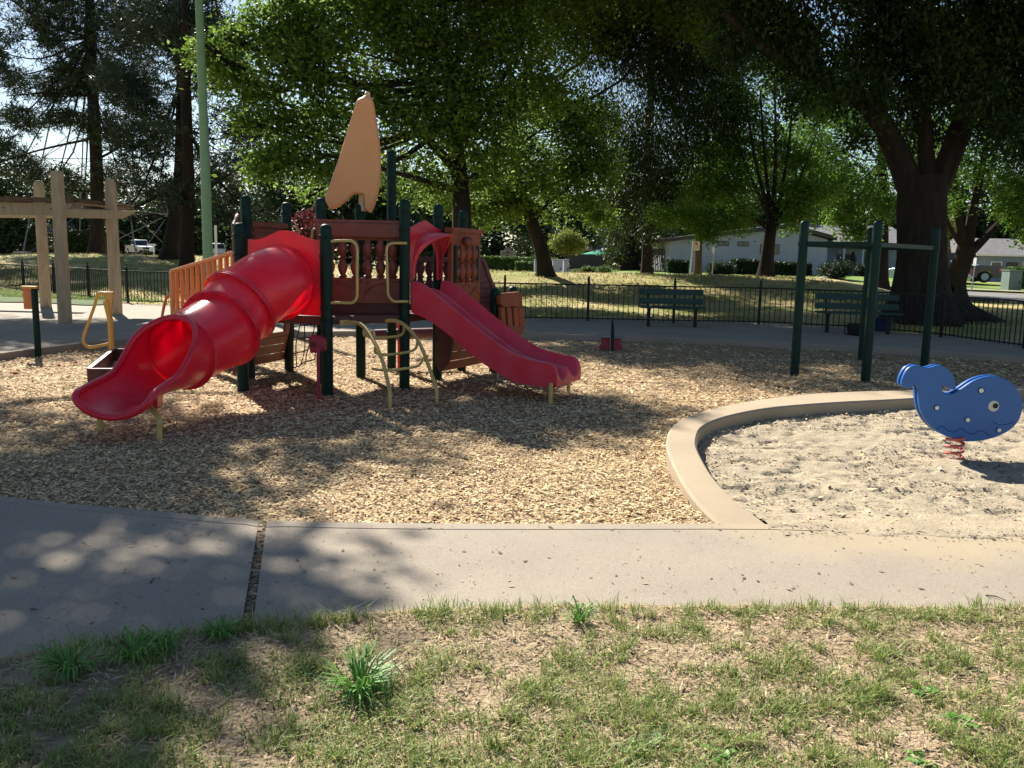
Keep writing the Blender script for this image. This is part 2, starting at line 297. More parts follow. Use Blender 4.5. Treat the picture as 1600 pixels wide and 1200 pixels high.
M['woodfence'] = mat('grey_fence_boards', (.16, .13, .11), .9, .15, bump=.6, bscale=8, col2=(.09, .075, .065), vscale=4, stretch=(6, 6, .4))
M['signstone'] = mat('pink_sandstone', (.42, .32, .28), .85, .2, bump=.2, col2=(.36, .27, .25))
M['cabinet'] = mat('pale_grey_cabinet_paint', (.50, .52, .52), .5, .4, col2=(.44, .46, .46))
M['boxgreen'] = mat('grey_green_box_paint', (.16, .20, .18), .6, .3, col2=(.13, .17, .15))
M['carwhite'] = mat('white_car_paint', (.72, .74, .77), .25, .5, coat=1.)
M['carsilver'] = mat('silver_car_paint', (.42, .50, .56), .28, .5, metal=.4, coat=1.)
M['cardark'] = mat('dark_grey_car_paint', (.025, .026, .034), .3, .4, coat=.4)
M['redlens'] = mat('red_tail_lens', (.5, .015, .015), .2, .6)
M['umbrella'] = mat('green_umbrella_cloth', (.03, .30, .20), .8, .2, transl=.2)
M['bluetub'] = mat('navy_plastic', (.02, .035, .10), .5, .4, bump=.05)
M['signred'] = mat('sign_red', (.5, .04, .04), .5, .4)
M['rock'] = mat('grey_boulder', (.38, .34, .31), .9, .2, bump=.8, bscale=8, col2=(.27, .25, .23))
M['greypanel'] = mat('grey_rubber_seat', (.2, .2, .2), .7, .3, bump=.1)
M['leafred'] = mat('red_fallen_leaf', (.42, .08, .03), .7, .3, transl=.2)
# ================================================================ GROUND
def gpts(l, z=0.): return [G(a, b, z) for a, b in l]
E_edge = catmull([(-12, 9.5, 0), (-7.5, 7.1, 0), (-5, 5.95, 0)]+gpts([(0, 782), (200, 802), (400, 819), (620, 825), (900, 826), (1165, 826)])+[(2.6, 5.02, 0), (5, 5.35, 0), (9, 6.2, 0)], 10)
G_edge = catmull([(-9, -1.5, 0), (-5.5, .6, 0), (-3.4, 2.1, 0)]+gpts([(0, 1048), (200, 1018), (400, 993), (620, 972), (850, 962), (1165, 963)])+[(2.36, 3.78, 0), (5, 4.15, 0), (10, 5.0, 0)], 10)
B_edge = catmull(gpts([(-700, 640), (-350, 612), (-120, 583), (0, 564), (100, 550), (200, 540), (350, 532), (450, 528), (550, 526), (700, 527), (820, 530), (1000, 534), (1200, 543), (1400, 553), (1600, 568), (1850, 592), (2300, 650)]), 6)
K_out = catmull(gpts([(1172, 824), (1120, 793), (1075, 755), (1047, 715), (1041, 688), (1053, 663), (1090, 645), (1155, 630), (1250, 617), (1340, 612), (1425, 610)], .12)+[(6.6, 10.55, .12), (8.6, 9.7, .12), (9.9, 7.6, .12), (9.9, 5.6, .12)], 8)
K_in = catmull(gpts([(1238, 822), (1192, 790), (1146, 764), (1112, 735), (1092, 706), (1089, 686), (1100, 666), (1140, 650), (1210, 637), (1310, 629), (1425, 623)], .12)+[(6.4, 10.25, .12), (8.3, 9.45, .12), (9.5, 7.5, .12), (9.55, 5.6, .12)], 8)
pit = [(p[0], p[1]) for p in K_in]+[(9.5, 4.6), (1.75, 4.6)]
pit_o = [(p[0], p[1]) for p in K_out]+[(9.9, 4.6), (1.35, 4.6)]
# the big ground sheet, to the horizon
ys = np.concatenate([np.linspace(-60, 16, 20), np.linspace(17, 75, 190), np.linspace(77, 140, 30), np.geomspace(145, 1600, 14)])
xs = np.concatenate([-np.geomspace(1600, 62, 14), np.linspace(-60, 50, 230), np.geomspace(52, 1600, 14)])
X, Y = np.meshgrid(xs, ys)
Z = zg(X, Y)+.05*(fbm(X*.5, Y*.5, 3)-.5)*sm(22, 26, Y)-.22*(1-sm(19, 22.5, Y))+.03*sm(22, 24, Y)
tag(gridmesh('ground', X, Y, Z, M['field']), kind='structure')
# wood chip bed
X, Y = np.meshgrid(np.arange(-17, 16, .06), np.arange(4.5, 21, .06))
def chipz(x, y): return .035*(fbm(x*1.7, y*1.7, 5)-.5)+.012*(vn(x*9, y*9, 8)-.5)-.005
Z = chipz(X, Y)
be = [(p[0], p[1]) for p in B_edge]; ee = [(p[0], p[1]) for p in E_edge]; chip_poly = ee[::-1]+be
def chipkeep(c): return inpoly(c[:, 0], c[:, 1]+.0, chip_poly) & ~inpoly(c[:, 0], c[:, 1], pit_o) | False
cp2 = [(x, y-.12) for x, y in ee][::-1]+[(x, y+.15) for x, y in be]
tag(gridmesh('wood_chip_ground', X, Y, Z, M['chipbase'], keep=lambda c: inpoly(c[:, 0], c[:, 1], cp2) & ~inpoly(c[:, 0], c[:, 1], pit)), kind='structure')
def scatter(n, y0, y1, poly, notpoly=None, half=.66, xl=None):
    y = np.sqrt(rng.uniform(y0*y0, y1*y1, n)); x = rng.uniform(-1, 1, n)*y*half
    if xl: x = rng.uniform(xl[0], xl[1], n)
    k = inpoly(x, y, poly)
    if notpoly: k &= ~inpoly(x, y, notpoly)
    return x[k], y[k]
cx = []; cy = []; cs = []
for n, a, b, s in ((84000, 4.5, 7.2, .8), (80000, 7.2, 10, .95), (50000, 10, 14, 1.25), (16000, 14, 20, 1.7)):
    x, y = scatter(n, a, b, cp2, pit_o); cx.append(x); cy.append(y); cs.append(np.full(len(x), s))
x, y = scatter(2600, 4.2, 5.3, [(p[0], p[1]-.07) for p in E_edge][::-1]+[(p[0], p[1]+.1) for p in E_edge], pit_o); cx.append(x); cy.append(y); cs.append(np.full(len(x), .6))
x = np.concatenate(cx); y = np.concatenate(cy); s = np.concatenate(cs); n = len(x)
a = rng.uniform(0, 2*np.pi, n); A = unit(np.stack([np.cos(a), np.sin(a), rng.normal(0, .22, n)], 1)); L_ = rng.gamma(4, .0072, n)*s; W_ = np.minimum(rng.gamma(4, .0034, n)*s, L_*.6)
nr = unit(np.stack([rng.normal(0, .26, n), rng.normal(0, .26, n), np.ones(n)], 1)); Bv = unit(np.cross(nr, A)); c = np.stack([x, y, chipz(x, y)+.012+rng.uniform(0, .010, n)], 1)
V = np.stack([c-A*L_[:, None]/2-Bv*W_[:, None]/2*.8, c+A*L_[:, None]/2-Bv*W_[:, None]/2, c+A*L_[:, None]/2*.85+Bv*W_[:, None]/2, c-A*L_[:, None]/2+Bv*W_[:, None]/2], 1)
tag(quads('wood_chips', V, M['chip']), 'pale brown wood chips covering the playground floor', 'wood chips', kind='stuff')
# front path: two slabs with an edge band and an open joint between them
def arclen(pts):
    q = np.array(pts)[:, :2]; d = np.r_[0, np.cumsum(np.linalg.norm(np.diff(q, axis=0), axis=1))]; return q, d/d[-1]
def resamp(pts, ts): q, d = arclen(pts); return np.stack([np.interp(ts, d, q[:, 0]), np.interp(ts, d, q[:, 1])], 1)
def param_of(pts, p): q, d = arclen(pts); i = np.argmin(((q-np.array(p)[:2])**2).sum(1)); return d[i]
ja = G(411, 822); jb = G(386, 986); te = param_of(E_edge, ja); tg_ = param_of(G_edge, jb)
def pathslab(side):
    k = np.linspace(0, 1, 90); ta = te*k if side < 0 else te+(1-te)*k; tb = tg_*k if side < 0 else tg_+(1-tg_)*k
    a = resamp(E_edge, ta); b = resamp(G_edge, tb)
    j0 = np.array(G(411, 822)[:2]); j1 = np.array(G(386, 990)[:2]); off = .024*side
    i = -1 if side < 0 else 0
    a[i] = j0+[off, 0]; b[i] = j1+[off, 0]
    d = b-a; ln = np.linalg.norm(d, axis=1, keepdims=True); dn = d/ln; return a, b+dn*.05, dn
PZ = .032
for side, lab in ((-1, 'left'), (1, 'right')):
    a, b, dn = pathslab(side); mb = MB()
    def strip(p0, p1, nseg):
        rows = [[(*(p0[i]+(p1[i]-p0[i])*t/nseg), PZ) for i in range(len(p0))] for t in range(nseg+1)]
        rows = [[(x_, y_, -.1) for x_, y_, z_ in rows[0]], [(x_, y_, PZ-.006) for x_, y_, z_ in rows[0]]]+[[(x_, y_+(.0), z_) for x_, y_, z_ in [(q[0]+dn[i][0]*.006, q[1]+dn[i][1]*.006, q[2]) for i, q in enumerate(rows[0])]]]+rows[1:-1]+[[(q[0]-dn[i][0]*.005, q[1]-dn[i][1]*.005, q[2]) for i, q in enumerate(rows[-1])]]+[[(x_, y_, PZ-.006) for x_, y_, z_ in rows[-1]], [(x_, y_, -.1) for x_, y_, z_ in rows[-1]]]
        mb.grid(rows)
        for e in (0, -1): mb.add([r_[e] for r_ in rows], [tuple(range(len(rows)))])
    strip(a, a+dn*.115, 2); strip(a+dn*.119, b, 12)
    tag(mb.build('path', M['path'], smooth=False), kind='structure')
mb = MB(); q = [np.array(G(411, 822)[:2]), np.array(G(386, 1000)[:2])]
rows = [[(q[0][0]+(q[1][0]-q[0][0])*t+o_+.006*math.sin(t*17), q[0][1]+(q[1][1]-q[0][1])*t, PZ-.012+.006*math.sin(t*41+o_*90)+(.004 if o_ == 0 else 0)) for o_ in (-.04, 0, .04)] for t in np.linspace(0, 1, 40)]
mb.grid(rows); tag(mb.build('dirt_joint', M['gap'], smooth=True), kind='structure')
# litter in the joint and specks on the slab
x, y = scatter(2600, 3.0, 5.0, [(p[0], p[1]) for p in E_edge][::-1]+[(p[0], p[1]) for p in G_edge], half=.75)
t = rng.uniform(0, 1, 500); jx = q[0][0]+(q[1][0]-q[0][0])*t+rng.normal(0, .013, 500); jy = q[0][1]+(q[1][1]-q[0][1])*t
xx = np.r_[x, jx]; yy = np.r_[y, jy]; n = len(xx); a = rng.uniform(0, 6.28, n); A = np.stack([np.cos(a), np.sin(a), rng.normal(0, .1, n)], 1); ln = np.r_[rng.gamma(2, .0055, len(x)), rng.gamma(3, .006, 500)]
tag(quads('path_litter', leafquads(np.stack([xx, yy, np.r_[np.full(len(x), PZ+.004), np.full(500, PZ-.002)]], 1), unit(A), ln, ln*.45, nrm=np.tile([0, 0, 1.], (n, 1))), mat('path_litter', (1, 1, 1), .8, .2, island=[(.05, .035, .02), (.30, .22, .14), (.10, .07, .04), (.46, .36, .23), (.2, .13, .08)])), 'scattered bits of straw and bark on the front path', 'litter', kind='stuff')
# back plaza and path with a kerb face towards the chips
Fl = [(-26, 36), (-17.6, 30.0), (-10.5, 23.9), (-7.0, 22.4), (0.3, 21.6), (6.3, 21.6), (10.3, 17.35), (14, 13.5)]
mb = MB(); bq = resamp(B_edge, np.linspace(0, 1, 120)); fq = resamp([(*p, 0) for p in [(-30, 30), (-17.8, 29.6), (-10.6, 23.4), (-6.9, 21.9), (0.3, 21.1), (6.2, 20.9), (10.1, 17.0), (13.5, 13.3)]], np.linspace(0, 1, 120))
rows = [[(x_, y_, -.1) for x_, y_ in bq], [(x_, y_, .095) for x_, y_ in bq], [(x_, y_+.012, .105) for x_, y_ in bq], [(x_, y_+.15, .105) for x_, y_ in bq], [(x_, y_+.153, .097) for x_, y_ in bq], [(x_, y_+.158, .105) for x_, y_ in bq]]
for t in np.linspace(.08, 1, 10): rows.append([(bq[i][0]+(fq[i][0]-bq[i][0])*t, bq[i][1]+.158+(fq[i][1]-bq[i][1]-.158)*t, .105) for i in range(120)])
rows.append([(x_, y_+.02, -.1) for x_, y_ in fq])
mb.grid(rows); tag(mb.build('plaza', M['plaza'], smooth=False), kind='structure')
# green turf strip inside the left fence
mb = MB(); tl = [G(-60, 473, .1), G(60, 474, .1), G(130, 478, .1), G(165, 477, .1)]; tr_ = [G(-60, 455, .1), G(60, 458, .1), G(120, 463, .1), G(200, 473, .1)]
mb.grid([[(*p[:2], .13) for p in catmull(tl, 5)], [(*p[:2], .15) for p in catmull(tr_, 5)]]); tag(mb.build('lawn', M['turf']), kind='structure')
# curved kerb of the sand pit
n = 100; ko = resamp(K_out, np.linspace(0, 1, n)); ki = resamp(K_in, np.linspace(0, 1, n)); t = np.linspace(0, 1, n); kz = .022+.103*sm(0, .13, t)
mb = MB(); d = unit(ki-ko); rows = []
for off, zz in ((0, -.15), (0, -.015), (.018, 0)): rows.append([(ko[i][0]+d[i][0]*off, ko[i][1]+d[i][1]*off, (kz[i]+zz) if zz > -.1 else -.1) for i in range(n)])
rows.append([(*((ko[i]+ki[i])/2), kz[i]+.003) for i in range(n)])
for off, zz in ((.018, 0), (0, -.018), (0, -.3)): rows.append([(ki[i][0]-d[i][0]*off, ki[i][1]-d[i][1]*off, (kz[i]+zz) if zz > -.1 else -.2) for i in range(n)])
mb.grid(rows); tag(mb.build('kerb', M['kerb'], smooth=True), kind='structure')
# sand
X, Y = np.meshgrid(np.arange(1.0, 10, .024), np.arange(4.3, 10.9, .024))
bumps = fbm(X*3.1, Y*3.8, 21, 5); pits = np.clip(fbm(X*7.5, Y*11, 31, 3)-.50, 0, 1)*(.35+.9*fbm(X*1.3, Y*1.3, 88, 2))
edge = sm(4.95, 5.6, Y); Z = .008+.028*(1-edge)+edge*(.055*(bumps-.5)-.26*pits+.016*(fbm(X*24, Y*30, 4, 2)-.5))

sp_ = [(p[0]-.03, p[1]) for p in K_in[:60]]+[(p[0], p[1]+.02) for p in K_in[60:]]+[(9.5, 4.98)]+[(x_, 4.98+.06*math.sin(x_*3.1)+.05*math.sin(x_*7.7)) for x_ in np.linspace(9.4, 1.72, 60)]
YL = 4.86-.10*sm(1.6, 3.2, X)+.16*(fbm(X*2.3, Y*2.3, 77)-.5)*2; Z = Z-.03*(1-sm(0, .07, Y-YL))
def sandkeep(c):
    yl = 4.86-.10*sm(1.6, 3.2, c[:, 0])+.16*(fbm(c[:, 0]*2.3, c[:, 1]*2.3, 77)-.5)*2
    return inpoly(c[:, 0], c[:, 1], [(p[0], p[1]) for p in K_in]+[(9.6, 4.4), (1.45, 4.4)]) & (c[:, 1] > yl)
tag(gridmesh('sand', X, Y, Z, M['sand'], keep=sandkeep), kind='structure')
def sandz(x, y): e = sm(4.75, 5.5, y); return .008+.028*(1-e)+e*(.055*(fbm(x*3.1, y*3.8, 21, 5)-.5))
x, y = scatter(26000, 4.9, 10.5, [(p[0], p[1]) for p in K_in]+[(9.5, 4.9), (1.8, 4.9)]); dK = np.min(np.hypot(x[:, None]-ki[None, ::3, 0], y[:, None]-ki[None, ::3, 1]), 1)
k = rng.uniform(0, 1, len(x)) < np.exp(-dK/.35)+.22; x = x[k]; y = y[k]; n = len(x); a = rng.uniform(0, 6.28, n); A = unit(np.stack([np.cos(a), np.sin(a), rng.normal(0, .2, n)], 1)); ln = rng.gamma(3, .007, n)
tag(quads('sand_pit_litter', leafquads(np.stack([x, y, sandz(x, y)+.014], 1), A, ln, ln*.4, nrm=unit(np.stack([rng.normal(0, .3, n), rng.normal(0, .3, n), np.ones(n)], 1))), M['chip']), 'stray wood chips lying in the sand pit', 'wood chips', kind='stuff')
x, y = scatter(60000, 4.75, 9.5, [(p[0], p[1]) for p in K_in]+[(9.5, 4.7), (1.7, 4.7)]); k = fbm(x*3, y*4, 12) > .42; x = x[k]; y = y[k]; n = len(x); a = rng.uniform(0, 6.28, n); A = unit(np.stack([np.cos(a), np.sin(a)*.6, rng.normal(0, .35, n)], 1)); ln = rng.gamma(3, .0045, n)
tag(quads('sand_clods', leafquads(np.stack([x, y, sandz(x, y)+.004], 1), A, ln, ln*.7, nrm=unit(np.stack([rng.normal(0, .4, n), rng.normal(0, .4, n), np.ones(n)], 1))), mat('sand_clods', (1, 1, 1), .95, .1, island=[(.37, .32, .24), (.29, .25, .18), (.42, .37, .28), (.16, .13, .09), (.35, .30, .23), (.10, .08, .055)])), 'small clods and dark specks over the sand', 'sand clods', kind='stuff')
# foreground soil and grass
X, Y = np.meshgrid(np.arange(-4.2, 5.2, .03), np.arange(.2, 5.0, .03))
ge_ = [(p[0], p[1]) for p in G_edge]; gy = np.interp(X, [p[0] for p in ge_], [p[1] for p in ge_])
def soilz(x, y): return .045+.035*(fbm(x*2.2, y*2.2, 41)-.5)+.012*(fbm(x*14, y*14, 43, 3)-.5)
wob = .05*(fbm(X*4, Y*4, 55)-.5)
Z = np.maximum(soilz(X, Y), np.where(Y > gy-.25, .036, -1))-.10*sm(.03, .09, Y-gy+wob)
tag(gridmesh('soil', X, Y, Z, M['soil'], keep=lambda c: c[:, 1] < np.interp(c[:, 0], [p[0] for p in ge_], [p[1] for p in ge_])+.09), kind='structure')
def blades(x, y, z, h, wd, lean, mt_=None, curl=.5):
    n = len(x); a = rng.uniform(0, 6.28, n); dr = np.stack([np.cos(a), np.sin(a), np.zeros(n)], 1); sd_ = np.stack([-np.sin(a), np.cos(a), np.zeros(n)], 1); up = np.array([0, 0, 1.])
    p0 = np.stack([x, y, z], 1); h = h[:, None]; wd = np.broadcast_to(wd, n)[:, None]; lean = lean[:, None]
    p1 = p0+up*h*.55+dr*h*lean*.3; p2 = p1+up*h*(.45-.30*curl*lean)+dr*h*lean*.65
    q1 = np.stack([p0-sd_*wd/2, p0+sd_*wd/2, p1+sd_*wd*.42, p1-sd_*wd*.42], 1); q2 = np.stack([p1-sd_*wd*.42, p1+sd_*wd*.42, p2+sd_*wd*.06, p2-sd_*wd*.06], 1)
    return np.concatenate([q1, q2])
fgpoly = [(p[0], p[1]+.015) for p in G_edge][::-1]+[(-4.2, .5), (5.1, .5)]
n = 310000; y = rng.uniform(2.1, 4.5, n); x = rng.uniform(-4.1, 5.1, n); k = inpoly(x, y, fgpoly) & (np.abs(x-.2) < y*.66+1.8); x = x[k]; y = y[k]
gyy = np.interp(x, [p[0] for p in ge_], [p[1] for p in ge_]); de = gyy-y
den = fbm(x*2.6, y*2.6, 61, 4); clump = fbm(x*9, y*9, 63, 3)
pr = sm(.38, .56, den*.5+clump*.5)*.85+.04+.25*np.exp(-(de/.07)**2); k = rng.uniform(0, 1, len(x)) < pr
x = x[k]; y = y[k]; clump = clump[k]; de = de[k]; n = len(x); h = (.014+.040*rng.uniform(0, 1, n)**1.5)*(.5+1.1*clump)*(1+.55*np.exp(-(de/.10)**2)*(x < 0.2)); 
Vg = blades(x, y, soilz(x, y)-.004, h, rng.uniform(.0022, .0048, n), rng.uniform(.2, 1.5, n))
nt_ = 900; ty_ = rng.uniform(2.1, 4.1, nt_); tx_ = rng.uniform(-1.05, 1.05, nt_)*ty_; dn_ = fbm(tx_*2.6, ty_*2.6, 61, 4); kt = inpoly(tx_, ty_, fgpoly) & ((dn_ > .44)|(rng.uniform(size=nt_) < .2)); tx_ = tx_[kt]; ty_ = ty_[kt]; nt_ = len(tx_)
kb = 34; r_t = np.repeat(rng.uniform(.015, .045, nt_), kb); ab = rng.uniform(0, 6.28, nt_*kb); rr_b = np.sqrt(rng.uniform(0, 1, nt_*kb))*r_t; bx_ = np.repeat(tx_, kb)+rr_b*np.cos(ab); by_ = np.repeat(ty_, kb)+rr_b*np.sin(ab)
Vg = np.concatenate([Vg, blades(bx_, by_, soilz(bx_, by_)-.004, r_t*rng.uniform(.8, 2.1, nt_*kb), rng.uniform(.0025, .0045, nt_*kb), rng.uniform(.2, 1.3, nt_*kb))])
tag(quads('grass', Vg, M['grass']), 'short patchy green grass in the foreground', 'grass', kind='stuff')
n = 95000; y = rng.uniform(2.1, 4.4, n); x = rng.uniform(-4.1, 5.1, n); k = inpoly(x, y, fgpoly) & (np.abs(x-.2) < y*.66+1.8); x = x[k]; y = y[k]; n = len(x)
a = rng.uniform(0, 6.28, n); A = unit(np.stack([np.cos(a), np.sin(a), rng.normal(0, .25, n)], 1)); ln = rng.gamma(3.5, .008, n)
tag(quads('dry_grass', leafquads(np.stack([x, y, soilz(x, y)+.006+rng.uniform(0, .008, n)], 1), A, ln, np.clip(ln*rng.uniform(.05, .3, n), .001, .008), nrm=unit(np.stack([rng.normal(0, .3, n), rng.normal(0, .3, n), np.ones(n)], 1))), M['straw']), 'dry straw and litter between the foreground grass', 'straw', kind='stuff')
# rough grass over the mounds behind the fence
n = 90000; y = rng.uniform(22.5, 52, n); x = rng.uniform(-.68, .64, n)*y; den = fbm(x*.35, y*.35, 71, 4); k = (rng.uniform(0, 1, n) < sm(.36, .6, den)*.9+.12) & ~((y < np.interp(x, [p[0] for p in Fl], [p[1] for p in Fl])+.2)) & ~((x > 12.5) & (y > 29)); x = x[k]; y = y[k]; n = len(x)
tag(quads('mound_grass', blades(x, y, zg(x, y)+.0, rng.uniform(.04, .14, n), rng.uniform(.02, .05, n), rng.uniform(.3, 1.2, n)), mat('mound_grass_blades', (1, 1, 1), .7, .2, island=[(.12, .17, .045), (.24, .25, .09), (.40, .33, .17), (.46, .37, .2), (.2, .23, .07)], transl=.25)), 'dry yellow green grass over the park mounds', 'grass', kind='stuff')
n = 9000; q_ = rng.uniform(0, 1, (n, 2)); xt = -9.7-9*q_[:, 0]; y_lo = np.interp(-xt, [9, 13, 20], [23.2, 24.2, 26.0]); y_hi = np.interp(-xt, [9, 13, 20], [23.6, 26.0, 31.0]); yt = y_lo+(y_hi-y_lo)*q_[:, 1]
tag(quads('turf_blades', blades(xt, yt, np.full(n, .13), rng.uniform(.04, .09, n), rng.uniform(.01, .025, n), rng.uniform(.2, 1., n)), M['grass']), 'green turf strip inside the left fence', 'grass', kind='stuff')
def tuft(px, py, nb, R, hgt, lab, mt_='weed', wd=.009, flat=1.):
    c = G(px, py, .035); t = thing('weed', (c[0], c[1], float(soilz(c[0], c[1]))), lab, 'weed'); a = rng.uniform(0, 6.28, nb); r0 = rng.uniform(0, .25, nb)*R
    p0 = np.stack([r0*np.cos(a), r0*np.sin(a), np.zeros(nb)], 1); o = np.stack([np.cos(a), np.sin(a), np.zeros(nb)], 1); L_ = R*rng.uniform(.6, 1.1, nb)[:, None]; e = rng.uniform(.35, 1.1, nb)[:, None]*hgt/R
    p1 = p0+o*L_*.4+[0, 0, 1]*L_*e*.75; p2 = p0+o*L_*.75+[0, 0, 1]*L_*e*.95*flat; p3 = p0+o*L_+[0, 0, 1]*L_*e*.55*flat; s_ = np.stack([-np.sin(a), np.cos(a), np.zeros(nb)], 1); w_ = wd*rng.uniform(.6, 1.2, nb)[:, None]
    V = np.concatenate([np.stack([p0-s_*w_*.3, p0+s_*w_*.3, p1+s_*w_*.5, p1-s_*w_*.5], 1), np.stack([p1-s_*w_*.5, p1+s_*w_*.5, p2+s_*w_*.35, p2-s_*w_*.35], 1), np.stack([p2-s_*w_*.35, p2+s_*w_*.35, p3+s_*w_*.04, p3-s_*w_*.04], 1)])
    quads('leaves', V, M[mt_], t); return t
tuft(562, 1082, 130, .15, .12, 'large tuft of bright green crabgrass in the middle of the left lawn'); tuft(470, 1058, 16, .06, .04, 'small grass tuft beside the large crabgrass', wd=.006)
tuft(110, 1050, 95, .15, .08, 'wide crabgrass tuft at the shaded path edge, far left'); tuft(210, 1035, 70, .12, .09, 'crabgrass tuft at the shaded path edge, second from left'); tuft(255, 1020, 50, .10, .09, 'crabgrass tuft at the shaded path edge, just before the path joint')
tuft(345, 1000, 60, .09, .07, 'grass tuft growing beside the end of the path joint'); tuft(905, 975, 70, .09, .09, 'upright grass tuft at the path edge, near the middle', wd=.005)
for px, py, l in ((1020, 1165, 'pale broadleaf weed at the bottom middle of the lawn, left of a greener one'), (985, 1175, 'green broadleaf weed touching the pale weed at the bottom middle'), (1120, 1185, 'broadleaf weed at the bottom edge, right of the middle'), (1440, 1085, 'broadleaf weed on the right of the lawn'), (1500, 1135, 'spreading broadleaf weed at the lower right'), (1445, 1190, 'broadleaf weed at the bottom right edge')):
    tuft(px, py, 16, .055, .02, l, 'weedpale' if 'pale' in l else 'weed', wd=.026)
def twig(px, py, dx, dy, lab, z=.045):
    a = G(px, py, z); b = G(px+dx, py+dy, z); m_ = (a+b)/2+[0, .004, .006]; o = MB().tube([a-a, m_-a, b-a], [.0035, .003, .0015], 6).build('twig', M['bark2']); o.location = a; tag(o, lab, 'twig')
twig(1125, 1118, 66, -6, 'thin fallen twig lying on the lawn, lower middle'); twig(1178, 1045, 26, 10, 'short twig in the middle of the sunny lawn'); twig(235, 911, 7, -8, 'small dark twig on the left path slab', .036); twig(1540, 930, 32, 8, 'thin dry stalk on the path at the right edge', .036)
twig(685, 1112, 24, -20, 'thin dry stem on the lawn right of the big tuft')
for i, (px, py, l) in enumerate(((703, 1004, 'red-brown fallen leaf on the grass below the path'), (482, 598, 'orange-red fallen leaf under the play deck'), (118, 566, 'red leaf by the back kerb, nearer the turning bar'), (96, 570, 'red leaf by the back kerb, left of another'), (152, 566, 'red leaf by the back kerb beside the turning bar post'), (20, 583, 'red leaf by the back kerb at the left edge'))):
    c = G(px, py, .04); s_ = .045 if i == 0 else .06; mb = MB(); out = []
    for k in range(10): r_ = s_*(1 if k % 2 == 0 else .45)*(1.3 if k == 0 else 1); out.append((r_*math.cos(k*.628), r_*math.sin(k*.628)*.7, .012*math.sin(k*1.9)))
    mb.prism(out, (0, 0, .0015)); o = mb.build('fallen_leaf', M['leafred']); o.location = c; o.rotation_euler = (.3, .2, i*1.3); tag(o, l, 'leaf')
# ================================================================ PLAY STRUCTURE
PS = thing('play_structure', (-2.0, 10.6, 0), 'ship-shaped playground climber with red tube slide, double slide and tan sail', 'playground structure')
def bp(mb, name, m, parent=PS, **k): return mb.build(name, m, parent, world=True, **k)
PR = .062
def arcz(x, y, r, ztop, z0=-.1): return [(r, z0), (r, ztop-r*.85), (r*.93, ztop-r*.5), (r*.7, ztop-r*.2), (r*.35, ztop-r*.04), (.001, ztop)]
posts = dict(A=(380, 610, 379, 348), B=(512, 617, 514, 350), C=(632, 607, 635, 311), D=(391, 592, 383, 305), E=(452, 580, 454, 316), F=(504.5, 600, 507, 309), S=(564, 589, 567, 318), H=(612, 576, 617, 235), I=(683, 594, 685, 319), J=(721, 580, 727, 328), K=(771, 583, 772, 450), L=(799, 574, 799, 447))
PT = {}
for k, (bx, by, tx, ty) in posts.items():
    b = G(bx, by); z = P(tx, ty, b[1])[2]; PT[k] = (b[0], b[1], z); r = PR*(1.05 if k in 'AB' else 1)
    mb = MB().lathe(arcz(0, 0, r, z), (b[0], b[1], 0), 20); o = bp(mb, 'post', M['green'], smooth=True)
    for hz in ((z-.14, z-.35, .84, .98) if k not in 'HKL' else (.5, z-.2)):
        if hz > 0:
            m2 = MB().lathe([(r+.001, -.022), (r+.007, -.02), (r+.007, .02), (r+.001, .022)], (b[0], b[1], hz), 20)
            for a in (-1.9, -1.2): m2.lathe([(.008, -.012), (.008, .006), (.003, .012)], (b[0]+(r+.012)*math.cos(a), b[1]+(r+.012)*math.sin(a), hz), 6)
            c = bp(m2, 'collar', M['green'], o, smooth=True)
A_, B_, C_, D_, E_, F_, S_, H_, I_, J_, K_, L_p = [np.array(PT[k]) for k in 'ABCDEFSHIJKL']
dz = .88
# decks
def deck(poly, z=dz):
    mb = MB().prism([(p[0], p[1], z-.012) for p in poly], (0, 0, .012))
    n = len(poly)
    for i in range(n): a = poly[i]; b = poly[(i+1) % n]; mb.bar((a[0], a[1], z-.05), (b[0], b[1], z-.05), .03, .085)
    return bp(mb, 'deck', M['deck'], bevel=.004)
def inset(pts, d=.03):
    c = sum(np.array(p[:2]) for p in pts)/len(pts); return [np.array(p[:2])+(c-np.array(p[:2]))*d for p in pts]
deck(inset([A_, B_, F_, E_, D_])); deck(inset([B_, C_, (-1.25, 11.2), (-2.0, 11.3), F_+[.02, 0, 0]])); deck(inset([C_+[.02, .02, 0], I_, J_, (-1.2, 11.5), (-1.25, 11.2)]))
# curved bars (handles)
def loop(pts, r=.016, m='yellow', name='handle', n=10):
    mb = MB().tube(catmull(pts, 5), r, n); return bp(mb, name, M[m], smooth=True)
def pp(l, Y): return [P(a, b, Y) for a, b in l]
loop(pp([(517, 377), (540, 376), (552, 378), (558, 388), (558, 420), (558, 455), (557, 466), (550, 473), (535, 473), (517, 473)], 9.56))
loop(pp([(636, 380), (618, 380), (608, 382), (604, 391), (605, 420), (606, 455), (608, 464), (616, 471), (628, 471), (638, 471)], 10.08))
loop(pp([(500, 358), (492, 358), (488, 364), (488, 395), (489, 430), (494, 440), (502, 440)], 10.5)); loop(pp([(456, 354), (463, 356), (467, 366), (467, 400), (466, 430), (460, 438), (454, 438)], 11.4))
